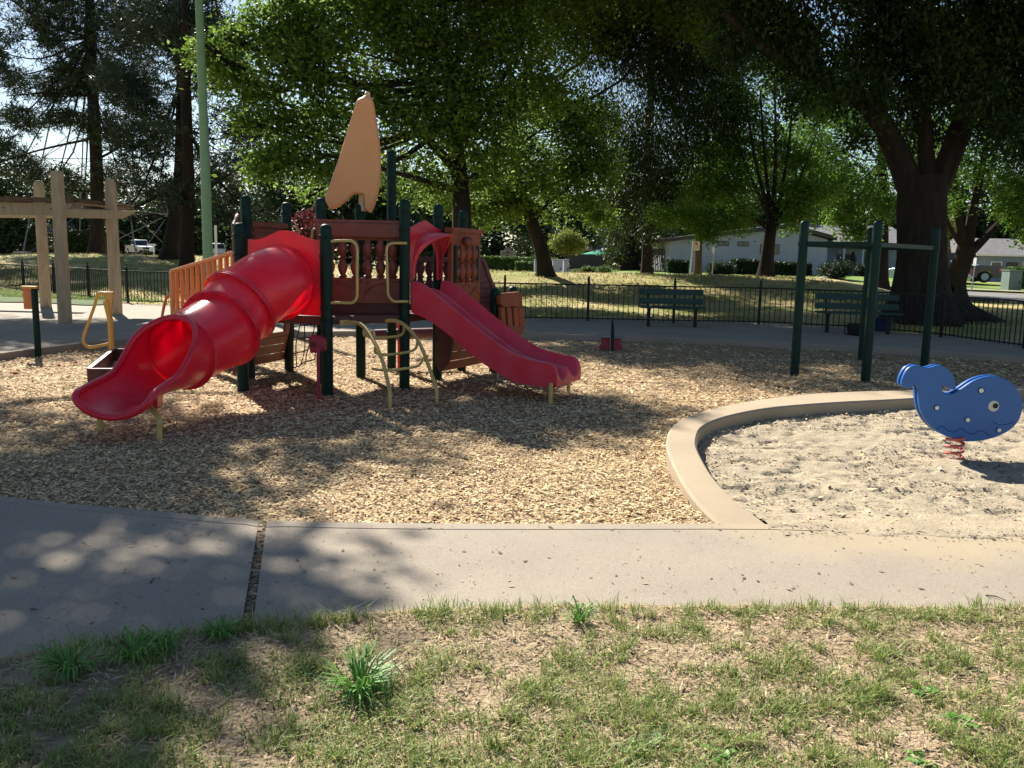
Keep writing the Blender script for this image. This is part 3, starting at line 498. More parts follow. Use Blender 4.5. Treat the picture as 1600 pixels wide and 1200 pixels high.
# arch climber
ac = thing  # (no-op alias keeps the builder list readable)
la = catmull([P(541, 504, 9.66), P(556, 504, 9.58), P(570, 512, 9.45), P(585, 535, 9.22), P(598, 565, 9.0), P(606, 597, 8.85), (-1.25, 8.75, .16), (-1.25, 8.74, -.1)], 6)
ra = catmull([P(601, 501, 10.05), P(618, 501, 9.97), P(632, 508, 9.85), P(650, 527, 9.65), P(664, 556, 9.42), P(676, 590, 9.25), (-.81, 9.15, .16), (-.80, 9.14, -.1)], 6)
cl = MB().tube(la, .0205, 12).build('climber_rail', M['yellow'], PS, True, world=True); MB().tube(ra, .0205, 12).build('climber_rail', M['yellow'], PS, True, world=True)
for q in (la[0], ra[0]): bp(MB().box((q[0]-.03, q[1]+.02, q[2]), (.10, .03, .055), rz=.6), 'bracket', M['yellow'], bevel=.004)
for f in (.30, .45, .62):
    i = int(f*len(la)); a = np.array(la[i]); b = np.array(ra[i]); d = np.array([.35, -.5, 0])*.18
    if f < .5: mid = [a+[0, 0, -.0], a+[.03, .09, -.10]+d*-1, a+(b-a)*.25+[.0, .12, -.13], a+(b-a)*.75+[0, .12, -.13], b+[-.03, .09, -.10], b]
    else: mid = [a+[-.14, .05, -.01], a+[-.02, .02, -.02], a+(b-a)*.3+[0, .03, -.03], a+(b-a)*.75+[0, .03, -.02], b+[-.05, .02, .05], b+[0, 0, .08]]
    bp(MB().tube(catmull(mid, 5), .015, 10), 'rung', M['yellow'], smooth=True)
# ---- tube slide
R = .375
cen = catmull([P(437, 442, 9.69), P(433, 441, 9.45), P(413, 449, 9.22), P(375, 478, 9.0), P(345, 514, 8.66), P(313, 535, 8.30), P(282, 551, 7.98)], 8); cen = [np.array(c) for c in cen]
ts = parent_ts = bpy.data.objects.new('tube_slide', None); COL.objects.link(ts); ts.parent = PS; ts.empty_display_size = .1
def frames(pts):
    out = []
    for i in range(len(pts)):
        a = pts[max(0, i-1)]; b = pts[min(len(pts)-1, i+1)]; T = unit(b-a); Sd = unit(np.cross(T, [0, 0, 1.])); U = np.cross(Sd, T); out.append((pts[i], T, Sd, U))
    return out
fr = frames(cen); nn = 40
def ring(f, r, dx=0): c, T, Sd, U = f; return [c+T*dx+(Sd*math.cos(2*math.pi*k/nn)+U*math.sin(2*math.pi*k/nn))*r for k in range(nn)]
cuts = [0, 24, 32, len(fr)-1]
def Rr(i): return R-.045*float(sm(30, len(cen)-1, i))
for a, b in zip(cuts[:-1], cuts[1:]): bp(MB().grid([ring(fr[q_], Rr(q_)) for q_ in range(a, b+1)], True), 'tube_section', M['red'], ts, smooth=True, fix=False)
for i in cuts[1:-1]:
    f = fr[i]; mb = MB().grid([ring(f, R-.002, -.026), ring(f, R+.045, -.024), ring(f, R+.05, -.012), ring(f, R+.046, -.001), ring(f, R+.04, 0), ring(f, R+.046, .001), ring(f, R+.05, .012), ring(f, R+.045, .024), ring(f, R-.002, .026)], True); o = bp(mb, 'flange', M['red'], ts, smooth=True, fix=False)
    for k in range(16):
        c, T, Sd, U = f; a = 2*math.pi*(k+.5)/16; p = c+(Sd*math.cos(a)+U*math.sin(a))*(R+.028); bp(MB().tube([p-T*.034, p+T*.034], .009, 6), 'bolt', M['crimson'], ts)
# entry panel between posts A and B
pa = [PL(a, b, A_, B_-[0, 0, 0]) for a, b in ((388, 374), (400, 375), (412, 372), (424, 366), (436, 361), (446, 360), (458, 362), (470, 368), (482, 373), (494, 375), (504, 376))]
pb = [PL(504, 494, A_, B_), PL(388, 487, A_, B_)]
nrm = unit(np.array([B_[1]-A_[1], -(B_[0]-A_[0]), 0])); cen0 = cen[0]; 
m = MB(); outl = [p for p in pa]+pb; hole = [cen0+(unit(np.array([B_[0]-A_[0], B_[1]-A_[1], 0]))*math.cos(a)+np.array([0, 0, 1])*math.sin(a))*(R-.01) for a in np.linspace(0, 2*math.pi, 41)[:-1]]
def ringpanel(outl, hole, th, n):
    # radial fill between hole and outline, both pushed by th
    c = sum(hole)/len(hole); ex = unit(np.array([B_[0]-A_[0], B_[1]-A_[1], 0])); ez = np.array([0, 0, 1.]); rows = []
    O = [((p-c)@ex, (p-c)@ez) for p in outl]
    def hit(a):
        best = 9; dx, dy = math.cos(a), math.sin(a)
        for i in range(len(O)):
            x1, y1 = O[i]; x2, y2 = O[(i+1) % len(O)]; den = dx*(y2-y1)-dy*(x2-x1)
            if abs(den) < 1e-9: continue
            t = (x1*(y2-y1)-y1*(x2-x1))/den; u_ = (x1*dy-y1*dx)/den
            if t > 0 and -1e-6 <= u_ <= 1+1e-6: best = min(best, t)
        return best
    angs = sorted(list(np.linspace(0, 2*math.pi, 81)[:-1])+[math.atan2(y_, x_) % (2*math.pi) for x_, y_ in O])
    inn = [c+(ex*math.cos(a)+ez*math.sin(a))*(R-.01) for a in angs]; out = [c+(ex*math.cos(a)+ez*math.sin(a))*hit(a) for a in angs]; mid = [c+(ex*math.cos(a)+ez*math.sin(a))*(R+.09) for a in angs]
    lip = [p+n*.03 for p in [c+(ex*math.cos(a)+ez*math.sin(a))*(R+.012) for a in angs]]; lip2 = [c+(ex*math.cos(a)+ez*math.sin(a))*(R+.045)+n*.028 for a in angs]; mid0 = [c+(ex*math.cos(a)+ez*math.sin(a))*min(R+.05, hit(a)) +n*.004 for a in angs]
    return MB().grid([[p-n*th for p in out], [p for p in out], mid0, lip2, lip, inn, [p-n*th for p in inn], [p-n*th for p in out]], True)
bp(ringpanel(outl, hole, .05, nrm), 'entry_panel', M['red'], ts, smooth=True)
# exit chute
fe = fr[-1]; endc = [cen[-1], P(259, 556, 7.72), P(230, 563, 7.5), P(205, 573, 7.3), P(185, 583, 7.1), P(176, 589, 6.98)]; ec = [np.array(c) for c in catmull(endc, 8)]
ef = frames([cen[-2]]+ec)[1:]; ne = len(ef); rows = []; L1 = []; L2 = []
for i, (c, T, Sd, U) in enumerate(ef):
    s = i/(ne-1); am = math.radians(180-108*float(sm(-.16, .50, s))-12*s); rr = (R-.045)*(1+.02*s); row = []
    flare = .05*math.exp(-((s-.25)/.3)**2)
    for k in range(33):
        th = -am+2*am*k/32; rad = rr*(1+flare*abs(th/am)**3); row.append(c+Sd*rad*math.sin(th)*(1.0+.06*s)-U*rad*math.cos(th)*(1-.1*s))
    rows.append(row); L1.append(row[0]); L2.append(row[-1])
c, T, Sd, U = ef[-1]; last = rows[-1]
for j, (fw_, dn_) in enumerate(((.05, .004), (.085, .02))): rows.append([p+T*fw_*(.35+.65*math.cos((k-16)/16*1.45))-np.array([0, 0, dn_]) for k, p in enumerate(last)])
o = bp(MB().grid(rows), 'exit_chute', M['red'], ts, smooth=True, fix=False)
rim = [p for p in reversed(L1[2:])]; end = rows[-1]; rimp = L1[0::2]+[end[k] for k in range(0, 33, 2)]+L2[::-1][0::2]+[ef[0][0]+(R-.04)*(ef[0][2]*math.sin(a_)-ef[0][3]*math.cos(a_)) for a_ in np.linspace(math.radians(170), math.radians(190), 3)]
rimp = [np.array(p) for p in rimp]; rs = np.array(rimp); 
for _ in range(2): rs[1:-1] = (rs[:-2]+2*rs[1:-1]+rs[2:])/4
bp(MB().tube(catmull(list(rs), 3), .03, 12, closed=True), 'rim', M['red'], ts, smooth=True)
bp(MB().grid([ring(fr[-1], R-.047, -.02), ring(fr[-1], R-.015, -.014), ring(fr[-1], R-.01, .006), ring(fr[-1], R-.047, .02)], True), 'flange', M['red'], ts, smooth=True, fix=False)
for bx, by, tx, ty, Yt in ((157, 675, 157, 640, 7.35), (250, 690, 236, 637, 7.2)):
    g = G(bx, by); t = P(tx, ty, Yt); top = [t+[-.06, .12, .03], t+[-.01, .02, 0], (g[0], g[1]+.01, t[2]-.07), (g[0], g[1], .1), (g[0], g[1], -.1)] if bx > 200 else [t+[.03, .1, .05], t, (g[0], g[1], .1), (g[0], g[1], -.1)]
    bp(MB().tube(catmull(top, 5), .024, 12), 'leg', M['yellow'], ts, smooth=True)
bp(MB().prism([P(225, 622, 7.3), P(246, 618, 7.3), P(246, 640, 7.3), P(222, 640, 7.3)], (-.05, .25, 0)), 'bracket', M['red'], ts, bevel=.008)
# ---- double slide
ds = bpy.data.objects.new('double_slide', None); COL.objects.link(ds); ds.parent = PS; ds.empty_display_size = .1
Lt = np.array([C_[0]+.07, C_[1]-.02, 0]); Lb = np.array([.45, 9.33, 0]); wv = np.array([.30, .62, 0.]); 
ridge = [(643, 440), (654, 441), (668, 449), (700, 475), (740, 508), (775, 535), (805, 553), (835, 562), (858, 567), (866, 572), (870, 585)]
low = [(643, 488), (655, 493), (676, 500), (702, 522), (735, 556), (765, 580), (800, 597), (835, 603), (856, 606), (865, 606), (869, 605)]
rg = catmull([PL(a, b, Lt, Lb) for a, b in ridge], 6); lw = catmull([PL(a, b, Lt, Lb) for a, b in low], 6); rows = []; m = len(rg)
nw = 44; sdir = unit(Lb-Lt)
for i in range(m):
    q = rg[i]; l = lw[i]; x0 = (q+l)/2; x0 = np.array([q[0], q[1], 0]); hh = max(.02, q[2]-l[2]); s = i/(m-1); wl = unit(wv)*(.72); bed = l[2]+.05; row = []
    row.append(np.array([*(x0[:2]), l[2]]))
    for k in range(nw+1):
        u_ = k/nw; e0 = .045; tt = (u_ % .5)/.5 if u_ < 1 else 1
        lane = .5-.5*math.cos(2*math.pi*min(max((tt-.10)/.80, 0), 1)); lane = lane**.55
        hm = .78 if abs(u_-.5) < .25 else 1.0
        ridgez = q[2]-(.25*hh*math.exp(-((u_-.5)/.16)**2)); z = ridgez-(ridgez-bed)*lane
        if k in (0, nw): z -= .012
        p = x0+wl*u_; row.append(np.array([p[0], p[1], z]))
    p = x0+wl; row.append(np.array([p[0], p[1], l[2]])); rows.append(row)
mb = MB().grid(rows); r0 = rows[0]; rN = rows[-1]
mb.grid([[r[0] for r in rows], [r[0]+unit(wv)*.02 for r in rows], [(r[0]+unit(wv)*.36)+[0, 0, .025] for r in rows], [r[-1] for r in rows]]); mb.add(rN, [tuple(range(len(rN)))])
bp(mb, 'slide_bed', M['redslide'], ds, smooth=True)
for bx, by, tx, ty, Yt in ((860, 631, 861, 600, 9.36), (888, 613, 889, 590, 9.85)):
    g = G(bx, by); t = P(tx, ty, Yt); bp(MB().tube([(g[0], g[1], t[2]+.02), (g[0], g[1], -.1)], .024, 12), 'leg', M['yellow'], ds, smooth=True)
# hood
ex = unit(wv); base = np.array([C_[0]+.06, C_[1]+.03, 0]); hw = .70
zb = P(647, 436, C_[1])[2]; zt = P(664, 366, 10.45)[2]; ztp = P(678, 345, 10.5)[2]
def hp(u, z, f=0): return base+ex*u+sdir*f+[0, 0, z]
rows = []; kk = 28
for j, (f, sc) in enumerate(((0, 1.), (.06, 1.0), (.14, .99), (.22, .97), (.29, .94), (.31, .92), (.30, .88), (.27, .86))):
    row = []
    for k in range(kk+1):
        a = math.pi*k/kk; u = hw/2-hw/2*math.cos(a)*.97; h = math.sin(a)**.55; rise = zb+(zt-zb+.02)*h
        prof = math.sin(a)**1.6
        row.append(hp(hw/2+(u-hw/2)*(sc if j > 3 else 1), rise-(.0 if j < 4 else (j-3)*.012)*h, .03+f*prof))
    rows.append(row)
bp(MB().grid(rows), 'hood', M['redslide'], ds, smooth=True, fix=False)
out = [hp(-.03, zb-.02), hp(-.03, zt+.07), hp(.06, zt+.08), hp(.16, zt+.11), hp(.24, ztp-.02), hp(.34, ztp+.01), hp(.44, ztp-.02), hp(.52, zt+.11), hp(.62, zt+.08), hp(.73, zt+.07), hp(.73, zb-.02)]
inn = [hp(hw/2+(hw/2-.055)*math.cos(a), zb-.02+(zt-zb-.02)*math.sin(a)**.6) for a in np.linspace(0, math.pi, 15)]
mb = MB(); oo = [hp(hw/2+.38*math.cos(a), 0) for a in np.linspace(0, math.pi, 15)]
outer = []
for i, a in enumerate(np.linspace(0, math.pi, 15)):
    u = hw/2+.38*math.cos(a); ztop = np.interp(u, [-.03, .06, .16, .24, .34, .44, .52, .62, .73], [zt+.07, zt+.08, zt+.11, ztp-.02, ztp+.01, ztp-.02, zt+.11, zt+.08, zt+.07])
    outer.append(hp(u, ztop if 0 < i < 14 else zb-.02))
mb.grid([[p-sdir*.03 for p in outer], outer, inn, [p-sdir*.03 for p in inn], [p-sdir*.03 for p in outer]]); bp(mb, 'hood_frame', M['redslide'], ds, bevel=.006)
# ---- baluster panel
def balus(mb, c, z0, z1, r=.04):
    H = z1-z0; pr = [(0, .55), (.06, .9), (.10, .55), (.2, .85), (.32, 1.0), (.42, .7), (.49, .55), (.53, .95), (.58, .55), (.70, .9), (.82, 1.), (.92, .6), (1, .6)]
    mb.lathe([(r*b, z0+H*a) for a, b in pr], (c[0], c[1], 0), 12)
def panel(a, b, ztop, zmid1, zmid0, zbot, mt_, th=.05, nb=6, name='baluster_panel', cap=.06, deco=True):
    a = np.array([a[0], a[1], 0.]); b = np.array([b[0], b[1], 0.]); d = b-a; dn = unit(d); nrm_ = np.array([dn[1], -dn[0], 0]); root = None
    mb = MB(); mb.bar(a+[0, 0, (ztop+zmid1)/2-.02], b+[0, 0, (ztop+zmid1)/2-.02], th, (ztop-zmid1)-.04)
    mb.bar(a-dn*.02+[0, 0, ztop-cap*.5], b+dn*.02+[0, 0, ztop-cap*.5], th+.07, cap)
    mb.bar(a+[0, 0, (zmid0+zbot)/2], b+[0, 0, (zmid0+zbot)/2], th, zmid0-zbot)
    mb.bar(a+dn*.03+[0, 0, (zmid1+zmid0)/2], a+dn*.031+[0, 0, (zmid1+zmid0)/2+.0001], th, zmid1-zmid0)
    for q in (a+dn*.035, b-dn*.035): mb.box((q[0], q[1], (zmid1+zmid0)/2), (.07, th, zmid1-zmid0), rz=math.atan2(d[1], d[0]))
    root = bp(mb, name, M[mt_], bevel=.008)
    L_ = np.linalg.norm(d); m2 = MB()
    for i in range(nb): c = a+dn*(.07+(L_-.14)*(i+.5)/nb); balus(m2, c, zmid0-.005, zmid1+.005, min(.062, (L_-.14)/nb*.46))
    bp(m2, 'balusters', M[mt_], root, smooth=True)
    if deco:
        m3 = MB()
        for s_ in (-1, 1):
            for r_ in (.22, .36):
                pts = [a+dn*(L_/2+s_*(.02+r_*(1-math.cos(t)))) + nrm_*(th/2+.003)+[0, 0, zbot+.03+(zmid0-zbot-.06)*math.sin(t)*(.6+r_)] for t in np.linspace(.1, 2.2, 9)]; pts = [p for p in pts if 0 < (p-a)@dn < L_]
                if len(pts) > 2: m3.tube(pts, .007, 6)
        for t in (-.08, 0, .08): m3.sphere(a+dn*(L_/2+t)+nrm_*(th/2)+[0, 0, zmid0-.05+(.02 if t == 0 else 0)], .022, 8, (1, .5, 1))
        bp(m3, 'wave_relief', M[mt_], root, smooth=True)
    return root
zz = lambda px, py, Y: P(px, py, Y)[2]
pn = panel((-2.33, 10.33), (-1.29, 10.33), zz(560, 344, 10.33), zz(560, 375, 10.33), zz(560, 434, 10.33), zz(560, 473, 10.33), 'brown')
bp(MB().bar((-2.33, 10.33, zz(560, 360, 10.3)), (-1.29, 10.33, zz(560, 360, 10.3)), .17, .19), 'panel_roof', M['brown'], pn, bevel=.03, seg=4)
bp(MB().bar((-2.3, 10.36, (zz(560, 473, 10.3)+dz)/2), (-1.3, 10.36, (zz(560, 473, 10.3)+dz)/2), .03, zz(560, 473, 10.3)-dz+.02), 'kick_board', M['deck'], pn)
# far side panels seen through the hood
panel((-1.33, 11.25), (-.80, 11.75), 1.55, 1.50, 1.06, .9, 'purplebrown', nb=4, deco=False)
pr_ = panel((-.80, 10.72), (-.47, 11.42), zz(720, 357, 11.1), zz(720, 383, 11.1), zz(720, 441, 11.1), zz(720, 500, 11.1), 'orangebrown', nb=4)
for f in (.14, .86): q = np.array([-.80, 10.72])+np.array([.33, .70])*f; bp(MB().box((q[0]+.03, q[1]-.015, zz(720, 412, 11.1)), (.075, .03, .44), rz=math.atan2(.70, .33)), 'green_inlay', M['green'], pr_, bevel=.004)
bp(MB().sphere((-.60, 11.02, zz(720, 378, 11.1)), .12, 14, (.6, .8, .55)), 'scallop_shade', M['brown'], pr_, smooth=True)
# D-E panel and rounded end beside post A
de = MB(); a = D_; b = E_; dn = unit((b-a)*[1, 1, 0])
zt_ = zz(410, 347, 10.9)
p1 = panel(D_+dn*.06, E_-dn*.07, zt_, zt_-.25, dz+.42, dz+.02, 'brown', nb=4, deco=False)
for k in range(2): bp(MB().bar(np.array([*(D_+dn*.10)[:2], zt_-.10-.08*k])+[.03, -.02, 0], np.array([*(E_-dn*.12)[:2], zt_-.10-.08*k])+[.03, -.02, 0], .02, .035), 'groove', M['brown'], p1, bevel=.006)
q = np.array([*(A_+D_)[:2]/2, 0]); bp(MB().bar((A_[0]-.09, A_[1]+.1, 1.72), (D_[0]-.09, D_[1]-.05, 1.86), .05, .34), 'side_panel', M['brown'], bevel=.05, seg=4)
bp(MB().bar((A_[0]-.03, A_[1]+.05, 1.2), (D_[0]-.03, D_[1]-.05, 1.2), .05, .6), 'side_panel', M['brown'], bevel=.02)
# hull walls below the decks
def hull(a, b, z1, z0, mt_, win=True, name='hull_panel', curve=.12):
    a = np.array([a[0], a[1], 0.]); b = np.array([b[0], b[1], 0.]); d = b-a; dn = unit(d); n_ = np.array([dn[1], -dn[0], 0]); L_ = np.linalg.norm(d); rows = []; nz = 15; cols = 9
    def pt(u, t, o=0): return a+dn*(u*L_+ (t*.10*(u-.5)*-1))+n_*(curve*math.sin(t*1.5)-.02+o)+[0, 0, z0+(z1-z0)*t]
    mb = MB(); zs = [0]
    bands = [0, .16, .17, .33, .34, .50] if win else [0, .14, .15, .29, .30, .44, .45, .59, .60, .74, .75, .9, 1]
    def slab(u0, u1, t0, t1, th=.035):
        f = [[pt(u, t) for u in np.linspace(u0, u1, 5)] for t in np.linspace(t0, t1, 5)]; g = [[p-n_*th for p in r] for r in f]
        mb.grid(f); mb.grid([r[::-1] for r in g]); mb.grid([f[0], g[0]]); mb.grid([f[-1], g[-1]]); mb.grid([[r[0] for r in f], [r[0] for r in g]]); mb.grid([[r[-1] for r in f], [r[-1] for r in g]])
    if win:
        for t0, t1 in ((0, .155), (.17, .325), (.34, .48)): slab(0, 1, t0, t1)
        slab(0, 1, .49, .56, .055); slab(0, .12, .56, .94); slab(.88, 1, .56, .94); slab(.46, .54, .56, .94); slab(0, 1, .94, 1.)
    else:
        for i in range(6): slab(0, 1, i/6+.004, (i+1)/6-.004)
    return bp(mb, name, M[mt_])
hull(D_+[-.02, -.1, 0], E_+[-.03, 0, 0], dz-.04, .16, 'brown'); hull(A_+[-.1, .1, 0], D_+[-.08, 0, 0], dz-.04, .16, 'brown', win=False)
hull((-.86, 10.80), (-.38, 11.72), dz-.05, .13, 'orangebrown', curve=.10)
bp(MB().prism([(-.98, 10.80, dz-.05), (-.98, 10.80, .22), (-.92, 10.78, .13), (-.86, 10.77, .16), (-.80, 10.76, .28), (-.76, 10.75, .5), (-.78, 10.75, .72), (-.84, 10.76, dz-.05)], (.03, .06, 0)), 'hull_rib', M['deck'], bevel=.012)
# arched crawl panel below the slide entrance and the crawl tube behind
ar = []
for a in np.linspace(0, math.pi, 17): ar.append(P(664+30*math.cos(a), 520-42*math.sin(a), 10.95))
rows = [[p+(np.array([0, 0, .07]))*math.sin(a)-np.array([.07, 0, 0])*-math.cos(a) for p, a in zip(ar, np.linspace(0, math.pi, 17))], ar, [p+[0, .08, 0] for p in ar]]
bp(MB().grid(rows), 'arch_trim', M['brown'], smooth=True)
a = P(585, 523, 11.9); b = P(688, 520, 12.2); bp(MB().tube([a, b], .075, 14), 'crawl_rail', M['purplebrown'], smooth=True)
# bow wall (curved top edge) and bow end panel
Bw0 = np.array([J_[0]+.06, J_[1]+.02, 0]); Bw1 = np.array([K_[0]+.02, K_[1]+.25, 0]); topc = [(742, 407), (750, 405), (757, 412), (764, 432), (773, 453), (783, 467), (796, 476)]
tp = [PL(a, b, Bw0, Bw1) for a, b in topc]; mb = MB(); n_ = unit(np.array([Bw1[1]-Bw0[1], -(Bw1[0]-Bw0[0]), 0]))
ol = [PL(732, 412, Bw0, Bw1)]+tp+[np.array([*tp[-1][:2], .35]), np.array([*PL(732, 412, Bw0, Bw1)[:2], .35])]
bw = bp(MB().prism(ol, n_*-.06), 'bow_wall', M['purplebrown'], bevel=.015, seg=3)
bp(MB().tube([p+n_*.0 for p in catmull([PL(a, b, Bw0, Bw1) for a, b in ((740, 410), (749, 404), (757, 411), (764, 432), (773, 453), (783, 467), (797, 477))], 5)], .032, 10), 'rail', M['purplebrown'], bw, smooth=True)
m3 = MB()
for i in range(9):
    y_ = 430+i*11; m3.tube([PL(a, y_+2*math.sin(a*.9+i), Bw0, Bw1)+n_*.004 for a in np.linspace(737, min(760+i*5, 783), 6)], .0045, 5)
bp(m3, 'stone_lines', M['deck'], bw)
be0 = np.array([*P(788, 460, 11.6)[:2], 0]); be1 = np.array([*P(816, 460, 12.1)[:2], 0]); 
def ppn(l, A, B): return [PL(a, b, A, B) for a, b in l]
n_ = unit(np.array([be1[1]-be0[1], -(be1[0]-be0[0]), 0]))
bo = bp(MB().prism(ppn([(782, 462), (790, 458), (812, 456), (816, 459), (817, 478), (788, 480), (783, 475)], be0, be1), n_*-.07), 'bow_panel', M['orangebrown'], bevel=.012)
for i, (x0, x1) in enumerate(((783, 789), (793, 799), (803, 809), (812, 818))):
    bp(MB().prism(ppn([(x0, 480), (x1, 480), (x1+3, 512), (x0+2, 514)], be0, be1), n_*-.05), 'bow_slat', M['orangebrown'], bo, bevel=.008)
bp(MB().prism(ppn([(784, 510), (821, 508), (819, 522), (803, 536), (790, 532)], be0, be1), n_*-.08), 'bow_keel', M['brown'], bo, bevel=.015)
# sail and its stub mast
so_ = [(566, 152), (573, 149), (580, 152), (584, 162), (587, 180), (591, 205), (594, 232), (595, 258), (594, 282), (591, 303), (586, 320), (581, 331), (576, 331), (574, 318), (572, 306), (563, 304), (554, 303), (545, 309), (532, 319), (519, 327), (512, 320), (509, 307), (515, 290), (528, 253), (540, 215), (552, 178), (559, 157)]
so_ = catmull(so_, 2) if False else so_
sp = [P(a, b, 11.0) for a, b in so_]; sp = catmull(sp+[sp[0]], 3)[:-1]; c = sum(sp)/len(sp); rows = []
for sc, yo in ((.80, -.085), (.90, -.078), (.965, -.055), (1., -.02), (1., .02), (.965, .055), (.90, .078), (.80, .085)):
    rows.append([np.array([p[0], p[1]+yo, p[2]])*1. + (1-sc)*np.array([1, 0, .35])*(c-p) for p in sp])
mb = MB().grid(rows, True); n0 = len(sp); nb_ = len(rows)-1
mb.add(rows[0], [tuple(range(n0))]); mb.add(rows[-1], [tuple(range(n0))])
sail = bp(mb, 'sail', M['tan'], smooth=True)
bp(MB().lathe([(.035, 0), (.035, .06), (.02, .075)], P(574, 153, 11.0), 10), 'sail_peg', M['cream'], sail, smooth=True)
t = P(567, 330, 11.05); t2 = P(567, 303, 11.0); bp(MB().lathe([(.052, 0), (.052, t2[2]-t[2]+.1)], t, 16), 'mast_sleeve', M['cream'], sail, smooth=True)
h = P(616, 236, H_[1]); bp(MB().tube([h, P(619, 178, H_[1])], .008, 6), 'antenna', M['green'])
# talk tubes
def talk(px, py, tx, ty, Y, mt_, s=1):
    g = G(px, py); t = P(tx, ty, Y); root = bp(MB().tube([(g[0], g[1], -.1), (g[0], g[1], t[2])], .019*s, 12), 'talk_tube', M[mt_], smooth=True)
    if s == 1:
        m = MB().prism([P(a, b, Y-.06) for a, b in ((481, 528), (487, 525), (500, 525), (508, 530), (508, 548), (500, 551), (484, 552))], (0, .12, 0)); o = bp(m, 'speaking_horn', M[mt_], root, bevel=.018, seg=3)
        c = P(488, 538, Y-.06); bp(MB().tube([c+[0, -.012, 0], c+[0, .01, 0]], .03, 14), 'mouthpiece', M['deck'], o, smooth=True)
talk(498, 624, 497, 540, 9.45, 'crimson'); talk(623, 575, 623, 505, 11.95, 'red', .9)
# cargo net of chains
m = MB(); tl_ = P(458, 503, 11.2); tr = P(502, 500, 10.6); bl = P(456, 575, 11.0); br = P(492, 560, 10.4)
def net(u, v): return (tl_*(1-u)+tr*u)*(1-v)+(bl*(1-u)+br*u)*v+np.array([.02*math.sin(u*9+v*5), -.10*v, 0])
for u in np.linspace(0, 1, 5): m.tube([net(u, v) for v in np.linspace(0, 1, 9)], .007, 5)
for v in np.linspace(.1, 1, 4): m.tube([net(u, v) for u in np.linspace(0, 1, 7)], .007, 5)
bp(m, 'chain_net', M['black'])
# transfer stair with slatted orange rails
sa = np.array([*P(374, 395, 10.95)[:2], 0]); sb = np.array([*P(268, 423, 12.9)[:2], 0])
def rail(sa, sb, ta, tb, m1, px0=None, lower=.60):
    za, zb_ = ta, tb; d = sb-sa; root = bp(MB().bar(sa+[0, 0, za], sb+[0, 0, zb_], .06, .045), 'stair_rail', M[m1], bevel=.006)
    n_ = 12
    for i in range(n_+1):
        p = sa+d*i/n_; z = za+(zb_-za)*i/n_; wd = .05 if i < n_ else .11; zl = z-lower-(0 if i < n_ else .7)
        bp(MB().box((p[0], p[1], (z+zl)/2-.01), (wd, .045, z-zl), rz=math.atan2(d[1], d[0])), 'slat' if i < n_ else 'newel', M[m1], root, bevel=.004)
    bp(MB().bar(sa+[0, 0, za-lower], sb+[0, 0, zb_-lower], .04, .07), 'bottom_rail', M[m1], root)
rail(sa, sb, zz(374, 392, 10.95), zz(268, 424, 12.9), 'orange'); pv = np.array([.60, .42, 0]); rail(sa+pv, sb+pv, zz(374, 392, 10.95)+.02, zz(268, 424, 12.9)+.02, 'mustard')
d = sb-sa
for i in range(5):
    f0 = .12+.18*i; p = sa+d*f0+pv/2; bp(MB().box((p[0], p[1], (dz-.05)*(1-f0)), (.46, .60, .05), rz=math.atan2(d[1], d[0])), 'step', M['deck'], bevel=.004)
g = P(262, 497, 13.0); loop([P(276, 462, 12.9), P(266, 461, 12.95), P(260, 466, 13.0), P(255, 485, 13.1), P(252, 505, 13.1), P(249, 530, 13.1), (P(249, 530, 13.1)[0], 13.1, -.05)], .022, 'orange', 'grab_bar')
loop([P(292, 470, 13.1), P(286, 458, 13.2), P(280, 454, 13.2), P(276, 462, 13.3)], .02, 'mustard', 'grab_bar')

# ================================================================ OTHER PLAYGROUND THINGS
# open dark step box behind the tube exit
bx = G(138, 592); t = thing('step_box', (bx[0]+.35, bx[1]+.35, 0), 'open dark brown box on the chips behind the red tube exit', 'box')
zt_ = .17; b4 = [G(138, 577, zt_), G(222, 577, zt_), G(250, 546, zt_), G(177, 546, zt_)]
m = MB()
for i in range(4):
    a = b4[i]; b = b4[(i+1) % 4]; m.bar((a[0], a[1], zt_/2-.03), (b[0], b[1], zt_/2-.03), .035, zt_+.05)
m.build('side_walls', M['deck'], t, world=True, bevel=.004)
m = MB()
for i in range(4):
    a = b4[i]; b = b4[(i+1) % 4]; m.bar((a[0], a[1], zt_+.004), (b[0], b[1], zt_+.004), .05, .014)
m.build('rim', M['purplebrown'], t, world=True)
# turning bar
g = G(175, 557); t = thing('turning_bar', g, 'mustard yellow turning bar with triangular loop at the kerb', 'playground bar'); Yt = g[1]
m = MB().tube([(g[0], g[1], -.1), (g[0], g[1], zz(168, 500, Yt)), P(166, 470, Yt)*[1, 1, 1]], [.04, .04, .05], 14); m.build('upright', M['mustard'], t, True, world=True)
MB().prism([P(a, b, Yt-.02) for a, b in ((150, 456), (176, 456), (176, 462), (173, 490), (166, 490), (163, 462), (150, 461))], (0, .05, 0)).build('top_plate', M['mustard'], t, world=True, bevel=.006)
MB().tube(catmull([P(166, 458, Yt), P(157, 458, Yt), P(152, 463, Yt), P(147, 480, Yt), P(138, 505, Yt), P(131, 525, Yt), P(131, 535, Yt), P(138, 542, Yt), P(152, 541, Yt), P(170, 537, Yt)], 5), .022, 12).build('loop', M['mustard'], t, True, world=True)
